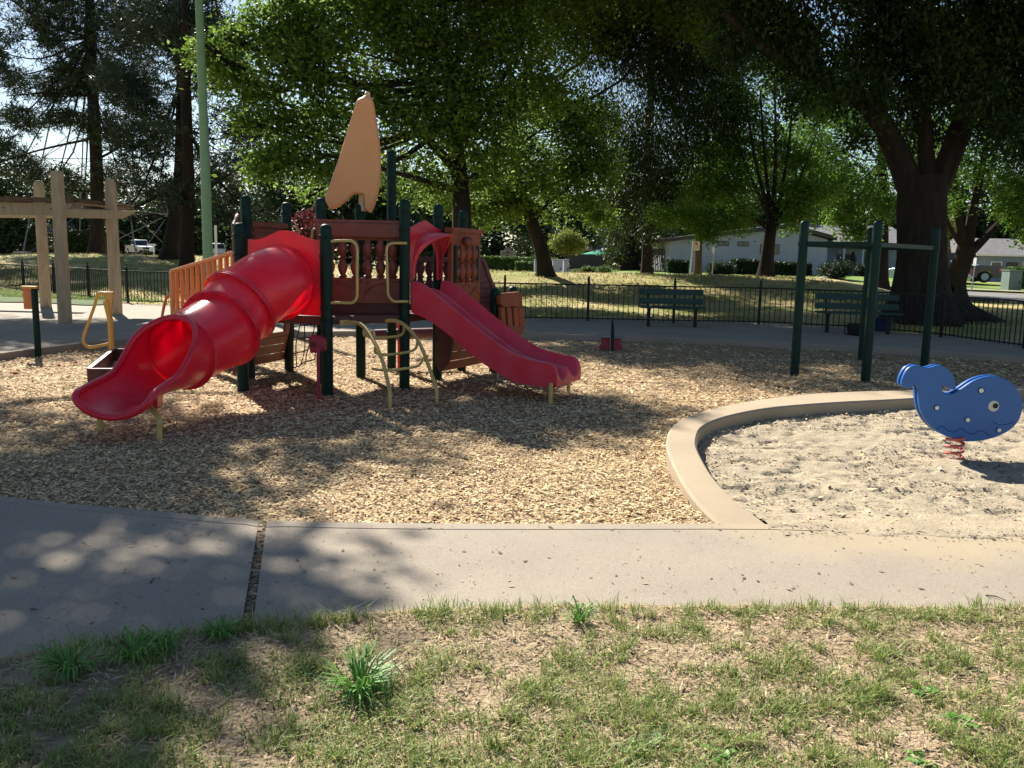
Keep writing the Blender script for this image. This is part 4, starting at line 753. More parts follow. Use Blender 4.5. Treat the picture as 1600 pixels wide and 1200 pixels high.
# green post with orange panel
g = G(60, 557); t = thing('panel_post', g, 'low green post with small orange panel at the kerb, far left', 'post')
MB().lathe(arcz(0, 0, .045, zz(57, 450, g[1])), (g[0], g[1], 0), 16).build('post', M['green'], t, True, world=True)
MB().box((g[0]-.09, g[1]+.03, zz(52, 466, g[1])), (.17, .03, .32), rz=.2).build('panel', M['orange'], t, world=True, bevel=.012)
MB().box((g[0]-.07, g[1], zz(52, 449, g[1])), (.22, .07, .035)).build('cap', M['mustard'], t, world=True, bevel=.006)
# overhead ladder
q = [np.array([*G(1241, 586)[:2], P(1258, 347, G(1241, 586)[1])[2]]), np.array([*G(1352, 596)[:2], P(1373, 345, G(1352, 596)[1])[2]]), np.array([*G(1346, 562)[:2], P(1364, 350, G(1346, 562)[1])[2]]), np.array([*G(1444, 572)[:2], P(1466, 352, G(1444, 572)[1])[2]])]
t = thing('overhead_ladder', (*(sum(q)/4)[:2], 0), 'green four-post overhead ladder in the shade behind the whale', 'climbing frame')
zl = P(1258, 382, q[0][1])[2]
for p in q:
    p[2] = 2.15; o = MB().lathe(arcz(0, 0, .062, p[2]), (p[0], p[1], 0), 20).build('post', M['green'], t, True, world=True)
    MB().lathe([(.063, -.03), (.07, -.028), (.07, .028), (.063, .03)], (p[0], p[1], 1.83), 18).build('collar', M['green'], o, True, world=True)
for a, b in ((q[0], q[2]), (q[1], q[3]), (q[0], q[1]), (q[2], q[3])): MB().bar((a[0], a[1], 1.83), (b[0], b[1], 1.83), .045, .07).build('ladder_rail', M['green'], t, world=True, bevel=.008)
for i in range(6):
    f = (i+.7)/6.4; a = q[0]+(q[2]-q[0])*f; b = q[1]+(q[3]-q[1])*f; MB().tube([(a[0], a[1], 1.83), (b[0], b[1], 1.83)], .014, 8).build('rung', M['green'], t, True, world=True)
# small seat rocker in the shade
g = G(956, 549); t = thing('seesaw_seat', g, 'small low seat with red legs and green handle post on shaded chips', 'play seat'); Yt = g[1]
MB().prism([P(a, b, Yt+.12) for a, b in ((939, 528), (953, 528), (953, 547), (935, 544), (940, 536))], (0, .03, 0)).build('leg_panel', M['crimson'], t, world=True, bevel=.006)
MB().prism([P(a, b, Yt+.12) for a, b in ((958, 529), (971, 529), (970, 536), (974, 546), (958, 548))], (0, .03, 0)).build('leg_panel', M['crimson'], t, world=True, bevel=.006)
s0 = P(936, 526, Yt+.1); s1 = P(975, 527, Yt+.1); MB().box(((s0[0]+s1[0])/2, Yt+.14, s0[2]), (.44, .24, .02)).build('seat', M['greypanel'], t, world=True, bevel=.006)
a = P(957, 500, Yt); MB().prism([(g[0]-.012, Yt, 0), (g[0]+.03, Yt, 0), (g[0]+.035, Yt, .35), (a[0]+.015, Yt, a[2]), (a[0]-.012, Yt, a[2]), (g[0]-.03, Yt, .35)], (0, .03, 0)).build('handle_post', M['green'], t, world=True, bevel=.006)
# whale spring rider
g = G(1484, 713, 0); WY = g[1]; t = thing('spring_rider', (g[0], WY, -.02), 'blue whale spring rider on a faded red coil in the sand', 'spring rider')
wl = [(1412, 605), (1409, 601), (1411, 590), (1418, 577), (1426, 572), (1435, 571), (1443, 573), (1450, 575), (1458, 573), (1465, 571), (1474, 572), (1482, 577), (1489, 586), (1493, 597), (1494, 606), (1490, 609), (1484, 606), (1478, 602), (1473, 603), (1472, 609), (1477, 614), (1485, 616), (1495, 612), (1505, 606), (1520, 596), (1535, 590), (1548, 588), (1562, 589), (1574, 594), (1584, 602), (1592, 613), (1597, 628), (1597, 642), (1592, 657), (1582, 669), (1568, 678), (1550, 685), (1530, 689), (1510, 690), (1492, 686), (1475, 680), (1460, 671), (1448, 659), (1440, 645), (1436, 630), (1435, 612), (1433, 603), (1429, 602), (1424, 605), (1421, 607)]
w3 = [P(a, b, WY-.11) for a, b in wl]; w3 = catmull(w3+[w3[0]], 3)[:-1]
def board(y, nm):
    o = MB().prism([np.array([p[0], y, p[2]]) for p in w3], (0, .035, 0)).build(nm, M['blue'], t, world=True, bevel=.007, seg=3); return o
board(WY-.045, 'side_board'); fb = board(WY-.11, 'side_board')
MB().box((g[0]+.13, WY-.06, .27), (.40, .03, .10)).build('seat_frame', M['rubber'], t, world=True, bevel=.01)
c = P(1500, 628, WY-.1); MB().box((c[0]-.02, WY-.06, c[2]-.06), (.20, .03, .03)).build('seat', M['blue'], t, world=True, bevel=.008)
yf = WY-.113
for px, py, r in ((1533, 610, .020), (1464, 637, .018), (1512, 656, .019), (1561, 672, .018)):
    c = P(px, py, yf); o = MB().tube([(c[0], yf-.004, c[2]), (c[0], yf+.004, c[2])], r*1.25, 20).build('bolt_recess', M['groove'], fb, True, world=True)
    MB().sphere((c[0], yf-.004, c[2]), r, 14, (1, .5, 1)).build('bolt_cap', M['white'], fb, True, world=True)
c = P(1552.5, 634.5, yf); e = MB().tube([(c[0], yf-.003, c[2]), (c[0], yf+.004, c[2])], .044, 32).build('eye', M['eyewhite'], fb, True, world=True)
c = P(1555, 634, yf); MB().tube([(c[0], yf-.006, c[2]), (c[0], yf+.004, c[2])], .022, 24).build('pupil', M['black'], e, True, world=True)
ln = lambda pts: MB().tube(catmull([P(a, b, yf+.002) for a, b in pts], 5), (.0026), 6)
ln([(1551, 659), (1556, 662), (1566, 664), (1577, 662), (1586, 659)]).build('mouth_line', M['groove'], fb, True, world=True)
ln([(1463, 671), (1468, 668), (1473, 666), (1477, 669), (1481, 673), (1488, 675), (1494, 673), (1500, 670), (1506, 671), (1511, 676), (1517, 678), (1523, 677), (1528, 674), (1534, 673), (1540, 676), (1544, 680), (1549, 682)]).build('wave_line', M['groove'], fb, True, world=True)
pts = []; z1 = .21
for i in range(110): a = i*2*math.pi*4.6/109; pts.append((g[0]+.067*math.cos(a), WY-.06+.067*math.sin(a), -.04+(z1+.05)*i/109))
MB().tube(pts, .0125, 8).build('spring', M['pink'], t, True, world=True)
c = P(1500, 600, WY); MB().tube([(c[0]+.12, WY-.10, c[2]-.06), (c[0]+.12, WY-.02, c[2]+.02)], .014, 10).build('handle', M['black'], t, True, world=True)
# pergola
t = thing('pergola', (-10.5, 20.5, .1), 'weathered tan pergola with round posts on the plaza at left', 'pergola')
L3 = [(102, 503, 95, 268, 'slant'), (72, 480, 70, 284, 'round'), (182, 491, 174, 281, 'round')]
pq = []
for bx_, by_, tx_, ty_, k in L3:
    g = G(bx_, by_, .105); zt_ = P(tx_, ty_, g[1])[2]; pq.append((g, zt_)); R_ = .13
    MB().lathe([(R_, 0), (R_*1.0, .02), (R_*.97, 1.2), (R_*.92, zt_-.12-.1), (R_*.86, zt_-.04-.1), (R_*.5, zt_-.1+.02), (.01, zt_-.1+.03)] if k == 'round' else [(R_, 0), (R_*.96, 1.2), (R_*.9, zt_-.1-.02), (R_*.82, zt_-.1)], (g[0], g[1], .1), 18).build('post', M['log'], t, True, world=True)
p1, p2, p3 = [np.array(v[0]) for v in pq]
def cut(name, px, A, B, th, m_, off=0):                     # a board whose outline lies in the vertical plane A-B
    A = np.array([*A[:2], 0]); B_ = np.array([*B[:2], 0]); n_ = unit(np.array([B_[1]-A[1], -(B_[0]-A[0]), 0])); o_ = [PL(a, b, A+n_*off, B_+n_*off) for a, b in px]
    return MB().prism(o_, n_*-th).build(name, M[m_], t, world=True, bevel=.008)
A1, A2 = P(-120, 320, 17.5), P(128, 322, 18.15)
cut('beam', [(-120, 313), (112, 318), (107, 326), (98, 333), (84, 337), (-120, 333)], A1, A2, .07, 'log', .02); cut('beam', [(-120, 318), (130, 319), (124, 327), (115, 333), (98, 336), (-120, 335)], A1+[.0, .36, 0], A2+[.12, .36, 0], .07, 'log')
B1, B2 = p1+[.0, -.14, 0], p3+[.0, -.17, 0]
cut('beam', [(96, 325), (216, 329), (207, 335), (192, 342), (96, 340)], B1, B2, .07, 'log'); cut('beam', [(100, 326), (212, 330), (203, 336), (190, 342), (100, 340)], B1+[.08, .36, 0], B2+[.08, .36, 0], .07, 'log')
C1, C2 = P(-120, 330, 22.45), P(108, 332, 22.2); cut('beam', [(-120, 325), (112, 326), (100, 341), (-120, 339)], C1, C2, .07, 'log', .18)
def plank(A, B, w_, th): return MB().bar(A, B, w_, th).build('top_plank', M['plank'], t, world=True, bevel=.008)
plank(P(-120, 308, 17.5), P(113, 313.5, 18.2), .46, .08); plank(P(107, 313, 18.4), P(195, 324, 21.0), .46, .08); plank(P(-120, 320, 22.5), P(110, 321, 22.3), .4, .07)
for f in (.2, .5, .8): a = np.array(A1)+(np.array(A2)-np.array(A1))*f; MB().tube([(a[0], a[1]-.03, P(60, 326, 18)[2]), (a[0], a[1]+.02, P(60, 326, 18)[2])], .022, 8).build('bolt_head', M['tower'], t, world=True)
# benches
def bench(c, rz, L_, lab, fx=None):
    t = thing('park_bench', (c[0], c[1], .105), lab, 'bench', 'green slatted benches along the back fence', rz)
    for i in range(2): MB().box((0, .03-.0+.17*i-.1, .43), (L_, .15, .04)).build('seat_board', M['bench'], t, bevel=.006)
    for i in range(2): MB().box((0, .20+.035*i, .555+.20*i), (L_, .035, .13), rx=-.15).build('back_board', M['bench'], t, bevel=.006)
    for s in (-.36, .36):
        MB().box((L_*s, .02, .2), (.07, .07, .46)).build('leg', M['black'], t, bevel=.004); MB().bar((L_*s, -.12, .40), (L_*s, .22, .40), .05, .05).build('bracket', M['black'], t); MB().bar((L_*s, .2, .38), (L_*s, .29, .82), .05, .03, up=(0, 1, 0)).build('back_support', M['black'], t)
c = P(1050, 500, 18.9); bench(c, 0, 1.42, 'dark green park bench left of the overhead ladder')
c = P(1341, 500, 18.2); bench(c, -.12, 1.72, 'dark green park bench beside the big tree trunk')
# bucket and tub in front of the right bench
g = G(1340, 524, .105); t = thing('black_bag', g, 'black bag with side loops on the path before the right bench', 'bag'); 
m = MB(); prof = [(.17, 0), (.20, .05), (.22, .15), (.215, .23), (.2, .235), (.19, .2), (.02, .15)]; m.lathe(prof, (g[0]-.0, g[1], .105), 16); m.build('body', M['rubber'], t, True, world=True)
for s in (-1, 1): MB().tube([(g[0]+s*(.20+.08*math.sin(a)), g[1], .105+.10+.09*math.cos(a)) for a in np.linspace(0, math.pi, 9)], .012, 8).build('strap', M['black'], t, True, world=True)
g = G(1376, 517, .105); t = thing('blue_tub', g, 'navy tub with side handle on the path under the right bench', 'tub')
MB().lathe([(.2, 0), (.23, .1), (.26, .28), (.27, .29), (.25, .29), (.22, .1), (.01, .06)], (g[0], g[1], .105), 18).build('tub_body', M['bluetub'], t, True, world=True)
MB().tube([(g[0]+.24+.06*math.sin(a), g[1]-.02, .105+.16+.06*math.cos(a)) for a in np.linspace(0, math.pi, 9)], .01, 8).build('handle', M['black'], t, True, world=True)
# pale green lamp pole
x_, y_, z_ = onground(326, 24.0); t = thing('lamp_pole', (x_, y_, .1), 'tall pale green metal pole behind the orange stair rails', 'pole')
tp_ = P(311, 0, 24.0); MB().tube([(x_, y_, 0), (x_, y_, 4), (tp_[0], y_, tp_[2]), (tp_[0], y_, 9.6)], [.14, .125, .10, .085], 16).build('shaft', M['palegreen'], t, True, world=True)
MB().lathe([(.2, 0), (.2, .04), (.15, .06)], (x_, y_, .1), 16).build('base_plate', M['palegreen'], t, True, world=True)
MB().bar((tp_[0], y_, 9.5), (tp_[0]+.9, y_-.2, 9.6), .06, .06).build('lamp_arm', M['palegreen'], t, world=True)
MB().box((tp_[0]+1.1, y_-.25, 9.6), (.5, .22, .12)).build('lamp_head', M['palegreen'], t, world=True, bevel=.03)
# iron fences
def fence(pts, lab, h=.88):
    t = thing('iron_fence', (pts[0][0], pts[0][1], .05), lab, 'fence', None); pts = [np.array([*p[:2], 0.]) for p in pts]
    for a, b in zip(pts[:-1], pts[1:]):
        L_ = np.linalg.norm(b-a); k = max(1, round(L_/2.45)); d = (b-a)/k
        for j in range(k):
            p = a+d*j; q_ = p+d; z0 = .10; m = MB(); o = z0
            m.bar(p+[0, 0, z0+h-.03], q_+[0, 0, z0+h-.03], .022, .032); m.bar(p+[0, 0, z0+.07], q_+[0, 0, z0+.07], .022, .028); n_ = 21; n_ = int(np.linalg.norm(d)/.115)
            for i in range(1, n_): c = p+d*i/n_; m.bar(c+[0, 0, z0+.03], c+[0, 0, z0+h-.045], .015, .015, up=(0, 1, 0))
            m.build('fence_panel', M['black'], t, world=True)
            o = MB().box((p[0], p[1], z0+h/2+.02), (.055, .055, h+.12)).build('fence_post', M['black'], t, world=True, bevel=.004)
            MB().lathe([(.035, 0), (.035, .015), (.015, .02), (.028, .045), (.02, .07), (.002, .09)], (p[0], p[1], z0+h+.08), 10).build('finial', M['black'], o, True, world=True)
fence([(-24, 35.5), (-17.9, 30.0), (-10.6, 23.8), (-7.05, 22.4)], 'black iron picket fence at left behind the pergola')
fp = [G(300, 487, .1), G(560, 494, .1), G(788, 500, .1), G(918, 502, .1), G(1052, 505, .1), G(1185, 507, .1), G(1345, 515, .1), G(1470, 527, .1), G(1600, 545, .1), G(1760, 572, .1)]
fence([(-7.05, 22.4)]+[(p[0], p[1]) for p in fp[1:]], 'black iron picket fence across the back and right of the playground')
# ================================================================ TREES
LAYERS = 6.
def crown(blobs, lsz, dens, spray=.38, droop=.0, aspect=.55, gap=.46, gapf=.8, m=9, kind='leaf'):
    cs = []; As = []; Ls = []
    for bl in blobs:
        c, R_ = np.array(bl[0]), bl[1]; fl = bl[2] if len(bl) > 2 else 1.; dn = bl[3] if len(bl) > 3 else 1.
        ns = int(LAYERS*dens/6.*dn*math.pi*R_**2/((lsz*spray*.5*.8 if kind == 'needle' else lsz*lsz*aspect*.5))/m)+4; d = unit(rng.normal(size=(ns, 3))); r = R_*rng.uniform(.0, 1, ns)**.42*(1+.16*rng.normal(size=ns))
        p = c+d*r[:, None]*[1, 1, fl]; g_ = fbm(p[:, 0]*gapf+p[:, 2]*.9*gapf, p[:, 1]*gapf-p[:, 2]*.7*gapf, 3, 3); p = p[(g_ > gap-.07)|(rng.uniform(size=ns) < .12)]; ns = len(p)
        s = spray*rng.uniform(.6, 1.3, ns)
        if kind == 'needle':
            ax = unit(d[:ns]*[1, 1, .3]+rng.normal(size=(ns, 3))*.35); k = m; q = np.repeat(p, k, 0); a = unit(np.repeat(ax, k, 0)*.45+rng.normal(size=(ns*k, 3))*.7); ln = np.repeat(s, k)*rng.uniform(.7, 1.2, ns*k)*.8
            q = q+np.repeat(ax, k, 0)*(rng.uniform(-1.1, 1.1, ns*k)*np.repeat(s, k))[:, None]+a*(ln*.4)[:, None]; cs.append(q); As.append(a); Ls.append(ln)
        else:
            k = m; q = np.repeat(p, k, 0)+rng.normal(size=(ns*k, 3))*np.repeat(s, k)[:, None]*[.55, .55, .4]
            if droop: q[:, 2] -= np.abs(rng.normal(size=ns*k))*droop*np.repeat(s, k)
            a = unit(rng.normal(size=(ns*k, 3))*[1, 1, .6]+[0, 0, -.35-droop]); cs.append(q); As.append(a); Ls.append(lsz*rng.uniform(.6, 1.25, ns*k))
    c = np.concatenate(cs); a = np.concatenate(As); L_ = np.concatenate(Ls)
    if kind == 'needle': return leafquads(c, a, L_, np.full(len(c), lsz))
    n_ = unit(rng.normal(size=(len(c), 3))*.8+[0, 0, 1.]); b = unit(np.cross(a, n_)); L1 = L_[:, None]; W1 = L1*aspect
    return np.stack([c-a*L1/2, c+b*W1/2-a*L1*.05, c+a*L1/2, c-b*W1/2-a*L1*.05], 1)
NLEAF = [0]
def tree(name, lab, base, trunk, limbs, blobs, leafmat, barkmat='bark', lsz=.14, dens=9., auto=True, cat='tree', group=None, n=12, extra=None, **kw):
    base = np.array(base, float); t = thing(name, base, lab, cat, group); mb = MB()
    if trunk:
        pts = catmull([q[0] for q in trunk], 5); rr = np.interp(np.linspace(0, len(trunk)-1, len(pts)), range(len(trunk)), [q[1] for q in trunk]); 
        rows = []
        for i, (p, r_) in enumerate(zip(pts, rr)):
            flare = 1+.55*math.exp(-max(0, p[2]-base[2])/(.55*rr[0]*2.2)) if i < len(pts) else 1
            rows.append(r_*flare)
        mb.tube(pts, rows, n)
    for lb in limbs:
        pts = catmull([q for q in lb[0]], 5); mb.tube(pts, list(np.linspace(lb[1], lb[2], len(pts))), 7)
    if auto and trunk:
        tp_ = [np.array(q[0]) for q in trunk]
        for bl in blobs:
            c = np.array(bl[0]); R_ = bl[1]; i = max(1, min(len(tp_)-1, int(len(tp_)*.75))); cand = [q for q in catmull(tp_[max(0, i-1):], 4)] if len(tp_) > 1 else tp_
            s = min(cand, key=lambda q: np.linalg.norm(q-c)+.8*max(0, q[2]-c[2])); dd = np.linalg.norm(c-s); r0 = min(trunk[-1][1]*.7, .015+.010*dd)
            mid = s*.5+c*.5+[0, 0, -.08*dd]+rng.normal(size=3)*.05*dd; mb.tube(catmull([s, mid, c], 4), [r0*(1-.08*k) for k in range(9)], 6)
            for k in range(4): e = c+unit(rng.normal(size=3))*R_*.75; mb.tube([mid*.3+c*.7, (c+e)/2+[0, 0, -.03*R_], e], [r0*.45, r0*.3, r0*.12], 5)
    if extra: extra(mb)
    if mb.v: mb.build('trunk', M[barkmat], t, True, world=True)
    V = crown(blobs, lsz, dens, **kw); NLEAF[0] += len(V); quads('crown', V, M[leafmat], t, origin=base); return t
def B(l, Y=None):                                          # blobs measured as (column, row, radius in photo px, distance[, flatten, density])
    out = []
    for b in l: Yb = b[3]; out.append((P(b[0], b[1], Yb), b[2]*Yb/FPX, b[4] if len(b) > 4 else .85, b[5] if len(b) > 5 else 1.))
    return out
def T(l): return [(P(a, b, Y), r) for a, b, Y, r in l]
def base_at(px, Y): b = onground(px, Y); b[2] -= .05; return b
# --- pines on the left mound
def pinetree(lab, px, Y, tr, blobs, dead=None, limbs=(), dens=4.8, m_='pineleaf'):
    b = base_at(px, Y); tk = [(b, tr[0][2])]+[(P(a, c, Y+0.), r) for a, c, r in tr[1:]]
    return tree('pine_tree', lab, b, tk, [([P(*q) for q in l], r0, r1) for l, r0, r1 in limbs], B(blobs), m_, lsz=.05, dens=dens, spray=.42, gap=.47, gapf=.55, m=16, kind='needle', group='pines on the left mound')
pinetree('sparse pine with straight trunk behind the pergola, left of the twin pines', 152, 50, [(152, 400, .42), (152, 330, .36), (150, 240, .33), (145, 150, .30), (142, 60, .26), (140, -40, .2), (140, -160, .1)],
    [(60, 30, 75, 49, .6), (20, 120, 42, 48, .5, .7), (70, 130, 60, 49, .5), (130, 110, 55, 50, .6), (200, 60, 60, 50, .7), (120, -40, 90, 50, .8), (200, 130, 50, 49, .6), (100, 185, 40, 49, .4, .6), (175, 200, 52, 50, .6, .8), (190, 280, 45, 51, .6, .7), (90, 280, 45, 50, .5, .7), (30, 260, 40, 50, .6, .6), (20, 330, 30, 56, .7, .5), (130, 330, 30, 52, .5, .5), (240, 30, 50, 50, .7), (20, 60, 45, 48, .5, .9), (40, -30, 60, 48, .6), (30, 185, 40, 49, .6, .7), (-10, 80, 50, 48, .6, .9), (0, 230, 36, 50, .6, .7)],
    limbs=[([(150, 195, 50), (90, 190, 49.5), (20, 200, 49)], .09, .03), ([(148, 150, 50), (80, 145, 49.5), (10, 150, 49)], .09, .03), ([(150, 215, 50), (60, 235, 49.5), (-20, 260, 49)], .08, .03), ([(152, 300, 50), (90, 290, 50), (30, 230, 50)], .07, .02), ([(145, 60, 50), (80, 40, 49), (10, -5, 48)], .1, .03), ([(151, 250, 50), (200, 220, 50), (240, 170, 50)], .08, .03)])
pinetree('dense dark pine, left trunk of the close pair on the mound', 266, 42, [(266, 400, .38), (272, 350, .32), (280, 290, .29), (283, 220, .27), (284, 120, .24), (286, 0, .2), (288, -120, .1)],
    [(250, 60, 70, 42, .8, 1.4), (215, 130, 60, 42, .7, 1.2), (260, 170, 60, 41, .8, 1.4), (220, 230, 50, 42, .7, 1.1), (250, 290, 45, 42, .6, 1.), (200, 330, 30, 42, .5, .7), (330, 250, 50, 42, .7, 1.1), (260, -30, 80, 42, .8, 1.3), (210, 20, 55, 42, .8, 1.2)],
    limbs=[([(281, 290, 42), (240, 310, 42), (195, 330, 41.5), (170, 325, 41)], .10, .03), ([(268, 345, 42), (240, 335, 42), (205, 345, 42)], .07, .02)])
pinetree('dense dark pine, right trunk of the close pair on the mound', 292, 36, [(291, 420, .30), (293, 370, .26), (295, 300, .24), (292, 200, .22), (290, 100, .2), (290, -60, .12)],
    [(330, 120, 55, 37, .8, 1.3), (345, 190, 50, 37, .8, 1.3), (300, 220, 55, 36, .8, 1.3), (340, 290, 48, 37, .6, 1.2), (380, 330, 42, 37, .5, 1.), (425, 345, 30, 38, .6, .9), (300, 30, 60, 37, .8, 1.2), (330, 60, 45, 36, .8, 1), (380, 260, 40, 38, .7, 1), (290, 310, 30, 36, .6, .8), (390, 200, 40, 39, .7, 1)],
    limbs=[([(295, 350, 36), (330, 350, 36.5), (380, 335, 37), (430, 325, 37)], .085, .03), ([(296, 300, 36), (330, 290, 36), (370, 265, 37)], .08, .03), ([(294, 380, 36), (350, 345, 37), (375, 378, 38)], .05, .02)])
# --- broad bright oak behind the climber
b = base_at(722, 29)
tree('oak_tree', 'broad oak with sunlit outer leaves behind the play structure and sail', b, [(b, .42), (P(722, 390, 29), .34), (P(721, 320, 29), .30), (P(716, 260, 29), .27), (P(706, 190, 29), .22), (P(700, 100, 29), .17), (P(690, 0, 29), .12)],
    [([P(718, 270, 29), P(650, 200, 28), P(560, 130, 27), P(450, 100, 26)], .17, .04), ([P(714, 230, 29), P(770, 150, 29), P(820, 60, 29)], .15, .04), ([P(720, 300, 29), P(620, 270, 27), P(500, 240, 25.5)], .12, .03), ([P(720, 290, 29), P(790, 240, 30), P(850, 200, 30)], .12, .03)],
    B([(345, 100, 46, 26, .8), (318, 72, 30, 25.5, .8), (410, 60, 55, 26.5), (400, 135, 52, 26), (465, 110, 60, 26), (455, 190, 52, 26), (440, 250, 42, 25.5, .8), (410, 262, 28, 25), (500, 260, 40, 26, .7), (520, 180, 60, 27), (520, 70, 75, 27), (610, 60, 80, 28), (600, 160, 75, 27.5), (590, 250, 60, 28), (655, 280, 55, 28), (680, 190, 75, 28), (690, 80, 85, 29), (770, 60, 80, 29), (770, 160, 75, 29), (750, 250, 65, 29), (840, 40, 60, 30), (840, 140, 60, 30), (460, 20, 60, 27), (560, 0, 70, 28), (660, -40, 110, 30), (800, -40, 90, 30), (480, 300, 26, 27, .7, .7), (350, 60, 32, 25.6), (375, 190, 22, 25.3, .7, .8)])+[((x_, y_, z_), r_, .7, .7) for x_, y_, z_, r_ in ((-4.5, 31, 11.5, 2.6), (-1, 29.5, 11.8, 2.8), (2.2, 30, 11.5, 2.6), (0, 32.5, 13.2, 2.8), (3.4, 33, 12, 2.6), (-3, 33.5, 14, 2.6), (-3.6, 26.2, 12, 2.2), (-1, 26.3, 12, 2.3), (1.6, 26.0, 12, 2.3), (-5.6, 27.3, 12, 1.9), (4.2, 26, 12, 2.4), (-3, 29, 12.5, 2.5), (.5, 28.5, 12.5, 2.5), (6.6, 27, 12, 2.4), (3.6, 29, 12.5, 2.4))]+[((x_, y_, z_), r_, .7, 1.2) for x_, y_, z_, r_ in ((-2.2, 26.6, 13, 2.), (.4, 26.8, 13, 2.2), (3, 27, 13, 2.2), (5.5, 27.5, 13, 2.4), (-4.6, 28.3, 12.6, 2.), (2.5, 30, 13, 2.4), (8.2, 28.5, 13, 2.4), (-1.5, 30.5, 12.6, 2.2), (5.5, 30.5, 13, 2.4), (8, 31.5, 13, 2.4))], 'oakleaf', lsz=.17, dens=6.0, spray=.42, gap=.45, gapf=.9, m=12)
# --- leaning tree left of the bench
b = base_at(853, 34)
tree('shade_tree', 'dark leaning trunk tree on the mound above the low fence, left of the bench', b, [(b, .29), (P(846, 390, 34), .27), (P(832, 350, 34), .25), (P(818, 310, 34), .22), (P(806, 250, 34), .17), (P(800, 150, 34), .11)],
    [([P(832, 350, 34), P(850, 320, 34), P(880, 300, 34), (P(905, 270, 34))], .15, .04), ([P(826, 335, 34), P(790, 315, 33.5), P(750, 310, 33)], .12, .03)],
    B([(790, 320, 36, 33.5, .7), (740, 320, 34, 33, .7), (860, 320, 36, 34, .6), (905, 320, 36, 34, .7), (880, 260, 50, 34), (820, 240, 55, 34), (780, 270, 45, 34), (910, 190, 55, 34), (860, 170, 50, 34), (930, 260, 45, 34), (760, 350, 18, 33, .6, .6), (940, 340, 20, 34, .6), (830, 290, 40, 33, .7, .8), (700, 310, 30, 33, .7)])+[((x_, y_, z_), r_, .7, .8) for x_, y_, z_, r_ in ((1.5, 34, 10.5, 2.8), (4.5, 34.5, 11.5, 2.6), (3, 37, 13.5, 2.8), (0, 36.5, 12.8, 2.4), (6.5, 33.5, 10.5, 2.))], 'oakleaf', lsz=.16, dens=6.5, spray=.42, gap=.44, gapf=.9, m=11, group=None)
# --- drooping dark tree
b = base_at(1011, 40)
tree('drooping_tree', 'tall dark tree with drooping foliage, straight trunk right above the left bench', b, [(b, .27), (P(1011, 380, 40), .22), (P(1012, 320, 40), .2), (P(1014, 230, 40), .18), (P(1018, 120, 40), .15), (P(1020, -60, 40), .1)],
    [([P(1012, 320, 40), P(1000, 300, 40), P(985, 290, 39)], .1, .03), ([P(1012, 335, 40), P(1035, 300, 40), P(1050, 260, 40)], .1, .03)],
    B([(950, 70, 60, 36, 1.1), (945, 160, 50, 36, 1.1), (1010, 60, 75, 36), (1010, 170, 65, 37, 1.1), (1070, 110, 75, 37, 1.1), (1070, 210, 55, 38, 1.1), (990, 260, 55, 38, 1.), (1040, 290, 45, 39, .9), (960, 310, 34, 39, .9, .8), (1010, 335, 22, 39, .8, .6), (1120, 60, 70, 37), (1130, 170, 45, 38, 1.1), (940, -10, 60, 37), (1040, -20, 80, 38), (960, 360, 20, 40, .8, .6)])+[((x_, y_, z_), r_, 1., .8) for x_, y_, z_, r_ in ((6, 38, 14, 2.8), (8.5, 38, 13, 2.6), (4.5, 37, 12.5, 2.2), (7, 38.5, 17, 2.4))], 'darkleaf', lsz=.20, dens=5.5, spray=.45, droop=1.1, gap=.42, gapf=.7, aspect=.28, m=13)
# --- vase shaped tree left of the overhead ladder
b = base_at(1196, 36.5)
vl = [([P(1205, 345, 36.5), P(1180, 250, 36.5), P(1165, 150, 36.5)], .10, .03), ([P(1206, 345, 36.5), P(1195, 250, 36.5), P(1188, 140, 36.5)], .10, .03), ([P(1207, 345, 36.5), P(1212, 240, 36.5), P(1210, 120, 36.5)], .11, .03), ([P(1209, 350, 36.5), P(1228, 260, 36.5), P(1240, 150, 36.5)], .10, .03), ([P(1210, 350, 36.5), P(1245, 290, 36.2), P(1275, 210, 36)], .09, .02), ([P(1203, 352, 36.5), P(1165, 330, 36), P(1130, 290, 35.6)], .08, .02), ([P(1203, 360, 36.5), P(1170, 340, 36), P(1120, 325, 35)], .07, .02), ([P(1210, 355, 36.5), P(1250, 320, 36.5), P(1290, 290, 36.5)], .07, .02), ([P(1205, 345, 36.5), P(1170, 270, 37), P(1140, 190, 37)], .09, .02)]
tree('vase_shaped_tree', 'vase-shaped tree with many upright limbs before the white house, left of the ladder posts', b, [(b, .30), (P(1200, 390, 36.5), .26), (P(1206, 345, 36.5), .24)], vl,
    B([(1062, 345, 32, 35.5, .7), (1035, 335, 24, 35.5, .7), (1105, 365, 22, 35, .5), (1110, 345, 36, 35.5, .6), (1150, 355, 26, 35.5, .5, 1.1), (1160, 330, 30, 35.5, .6), (1245, 340, 30, 36, .7), (1255, 300, 35, 36, .7), (1150, 290, 40, 37), (1100, 300, 40, 37), (1240, 250, 40, 37, .9, .8), (1180, 230, 55, 38, 1, .7), (1230, 180, 60, 38, 1, .8), (1130, 230, 45, 38), (1280, 250, 45, 37), (1290, 300, 30, 36.5, .8), (1160, 150, 60, 38), (1210, 100, 70, 38), (1280, 160, 50, 38)]), 'pearleaf', lsz=.15, dens=6.0, spray=.36, gap=.44, gapf=.9, m=11, auto=False)
